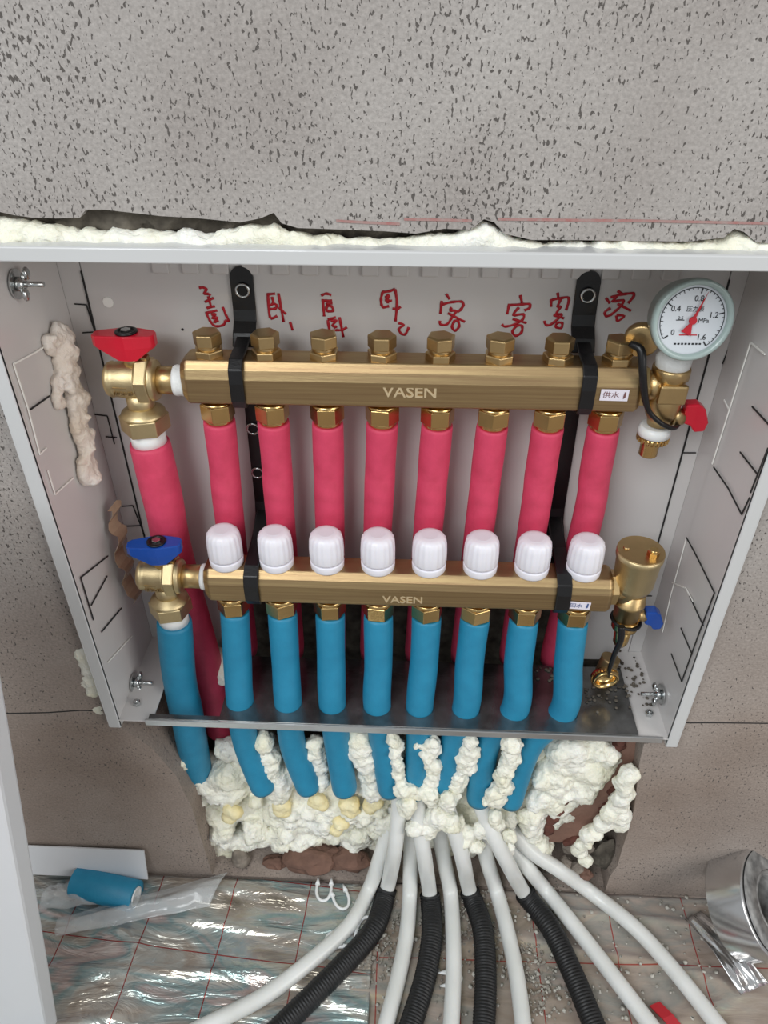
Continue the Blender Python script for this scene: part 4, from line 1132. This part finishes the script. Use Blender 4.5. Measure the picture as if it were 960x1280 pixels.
# pale translucent-looking wrapper and foil scraps
def sheet(pts4, z, label, material, seed, name='plastic_wrapper', amp=.006):
    A, B_, C_, D_ = [PZ(x, y, z) for x, y in pts4]
    nx, ny = 36, 14; vs = []; fs = []
    for j in range(ny + 1):
        for i in range(nx + 1):
            u = i / nx; v = j / ny
            p = A.lerp(B_, u).lerp(D_.lerp(C_, u), v)
            p.z += amp * (.6 + noise.noise(Vector((u * 4, v * 3, seed))) + .3 * noise.noise(Vector((u * 12, v * 9, seed)))) + .008 * math.sin(PI * v)
            vs.append(p)
    for j in range(ny):
        for i in range(nx):
            a_ = j * (nx + 1) + i; fs.append((a_, a_ + 1, a_ + nx + 2, a_ + nx + 1))
    o = MB().add(vs, fs, True).build(name, material)
    s = o.modifiers.new('thick', 'SOLIDIFY'); s.thickness = .0006
    return tag(o, label, 'wrapper')
mt = mat('clear_film', (0.8, 0.83, 0.84), 0.12, 0, 0.1, 30, 0.5, 60, coat=.6)
mt.node_tree.nodes['Principled BSDF'].inputs['Alpha'].default_value = 0.32
sheet([(75, 1148), (285, 1092), (262, 1135), (70, 1172)], .014, 'long clear plastic wrapper lying left of the clips', 'clear_film', 1.0)
sheet([(60, 1110), (95, 1100), (140, 1130), (50, 1140)], .012, 'crumpled white plastic bag beside the blue offcut', 'clear_film', 5.0)
sheet([(855, 1150), (875, 1140), (960, 1230), (925, 1245)], .010, 'strip of shiny foil trailing under the tape roll', 'tape_foil', 9.0, 'foil_strip', .004)
for px_, py_, d_ in ((842, 1268, (.03, -.02)),):
    c = PZ(818, 1255, .008); e = PZ(850, 1290, .008)
    tag(MB().band([c, c.lerp(e, .5) + Vector((0, 0, .003)), e], (1, .4, 0), .014, .002).build('red_scrap', 'red_scrap'), 'small red plastic scrap between the two rightmost white pipes', 'scrap')
# scattered foam crumbs and cement chips
crumb = MB()
for i in range(330):
    if random.random() < .5: x, y = random.uniform(660, 900), random.uniform(1120, 1275)
    else:
        x = random.uniform(440, 700); y = random.uniform(1110, 1275)
    c = PZ(x, y, .006); crumb.ball(c, random.choice((.0012, .0018, .0026)) * random.uniform(.7, 1.2), (1, 1, .7), 6, 4)
for i in range(len(crumb.v)): crumb.v[i] += Vector((random.gauss(0, .0004), random.gauss(0, .0004), random.gauss(0, .0002)))
o = crumb.build('foam_crumbs', 'chip'); tag(o, 'scattered pale foam crumbs and grit on the floor film', 'debris'); o['kind'] = 'stuff'
crumb = MB()
for i in range(900):
    k = random.choice(((478, 1180), (560, 1160), (560, 1200), (620, 1180), (660, 1200), (680, 1240), (455, 1190), (590, 1150), (690, 1130), (500, 1140)))
    c = PZ(k[0] + random.gauss(0, 14), k[1] + random.gauss(0, 26), .0055); crumb.box(c, [random.uniform(.0008, .0035) for _ in range(3)], Matrix.Rotation(random.random() * 3, 3, 'Z'))
o = crumb.build('cement_grit', 'grit'); tag(o, 'dark cement grit and shavings between the floor pipes', 'debris'); o['kind'] = 'stuff'
crumb = MB()
for i in range(160):
    x, y = random.choice(((700, 845), (770, 860), (790, 838), (730, 862), (812, 858)))
    c = PZ(x + random.gauss(0, 12), y + random.gauss(0, 12), h_(.664)); 
    if c.x > .27 or c.y > .11 or c.y < 0: continue
    crumb.ball(c, random.uniform(.0008, .0025), (1, 1, .5), 6, 4)
o = crumb.build('plaster_dust', 'mortar'); tag(o, 'dark plaster crumbs on the steel tray near the ring cap', 'debris'); o['kind'] = 'stuff'

# tape roll
tr = empty('tape_roll', PZ(930, 1170, 0)); tag(tr, 'roll of silver foil tape leaning on its edge by the wall, right', 'tape')
tc_ = PZ(966, 1128, .078); tn = Vector((.61, -.32, .72)).normalized()
wd = .048
m_ = MB().lathe(tc_ - tn * wd, tn, [(0, .036), (0, .065), (.001, .066), (wd - .001, .066), (wd, .065), (wd, .036)], 72, smooth=True, cap=False); o = m_.build('foil_winding', 'tape_foil', tr, bevel=.0006)
m_ = MB().lathe(tc_ - tn * (wd + .001), tn, [(0, .036), (wd + .002, .036), (wd + .002, .032), (0, .032), (0, .036)], 60, cap=False); m_.build('card_core', 'tape_core', tr)
# a printed face label partly covering the face of the roll
m_ = MB().lathe(tc_ + tn * .0012, tn, [(0, .061), (.0006, .061), (.0006, .037), (0, .037)], 60, cap=False); m_.build('side_label', 'tape_core', tr)

# white board leaning in the left foreground
A = PZ(70, 1290, .02); B_ = P(-2, 905, .40)
top_r = P(-14, 905, .36)
bot_r = P(56, 1282, .33)
dirv = (bot_r - top_r)
tr_ = top_r - dirv * .35; br_ = bot_r + dirv * .5
if True:
    left = Vector((-.16, .02, 0)); back = Vector((.006, .022, .0))
    m_ = MB(); q = [tr_, tr_ + left, br_ + left, br_]
    m_.prism(q, back, .020)
    tag(m_.build('white_panel', 'white_board', bevel=.003), 'white board leaning upright at the far left foreground', 'board')
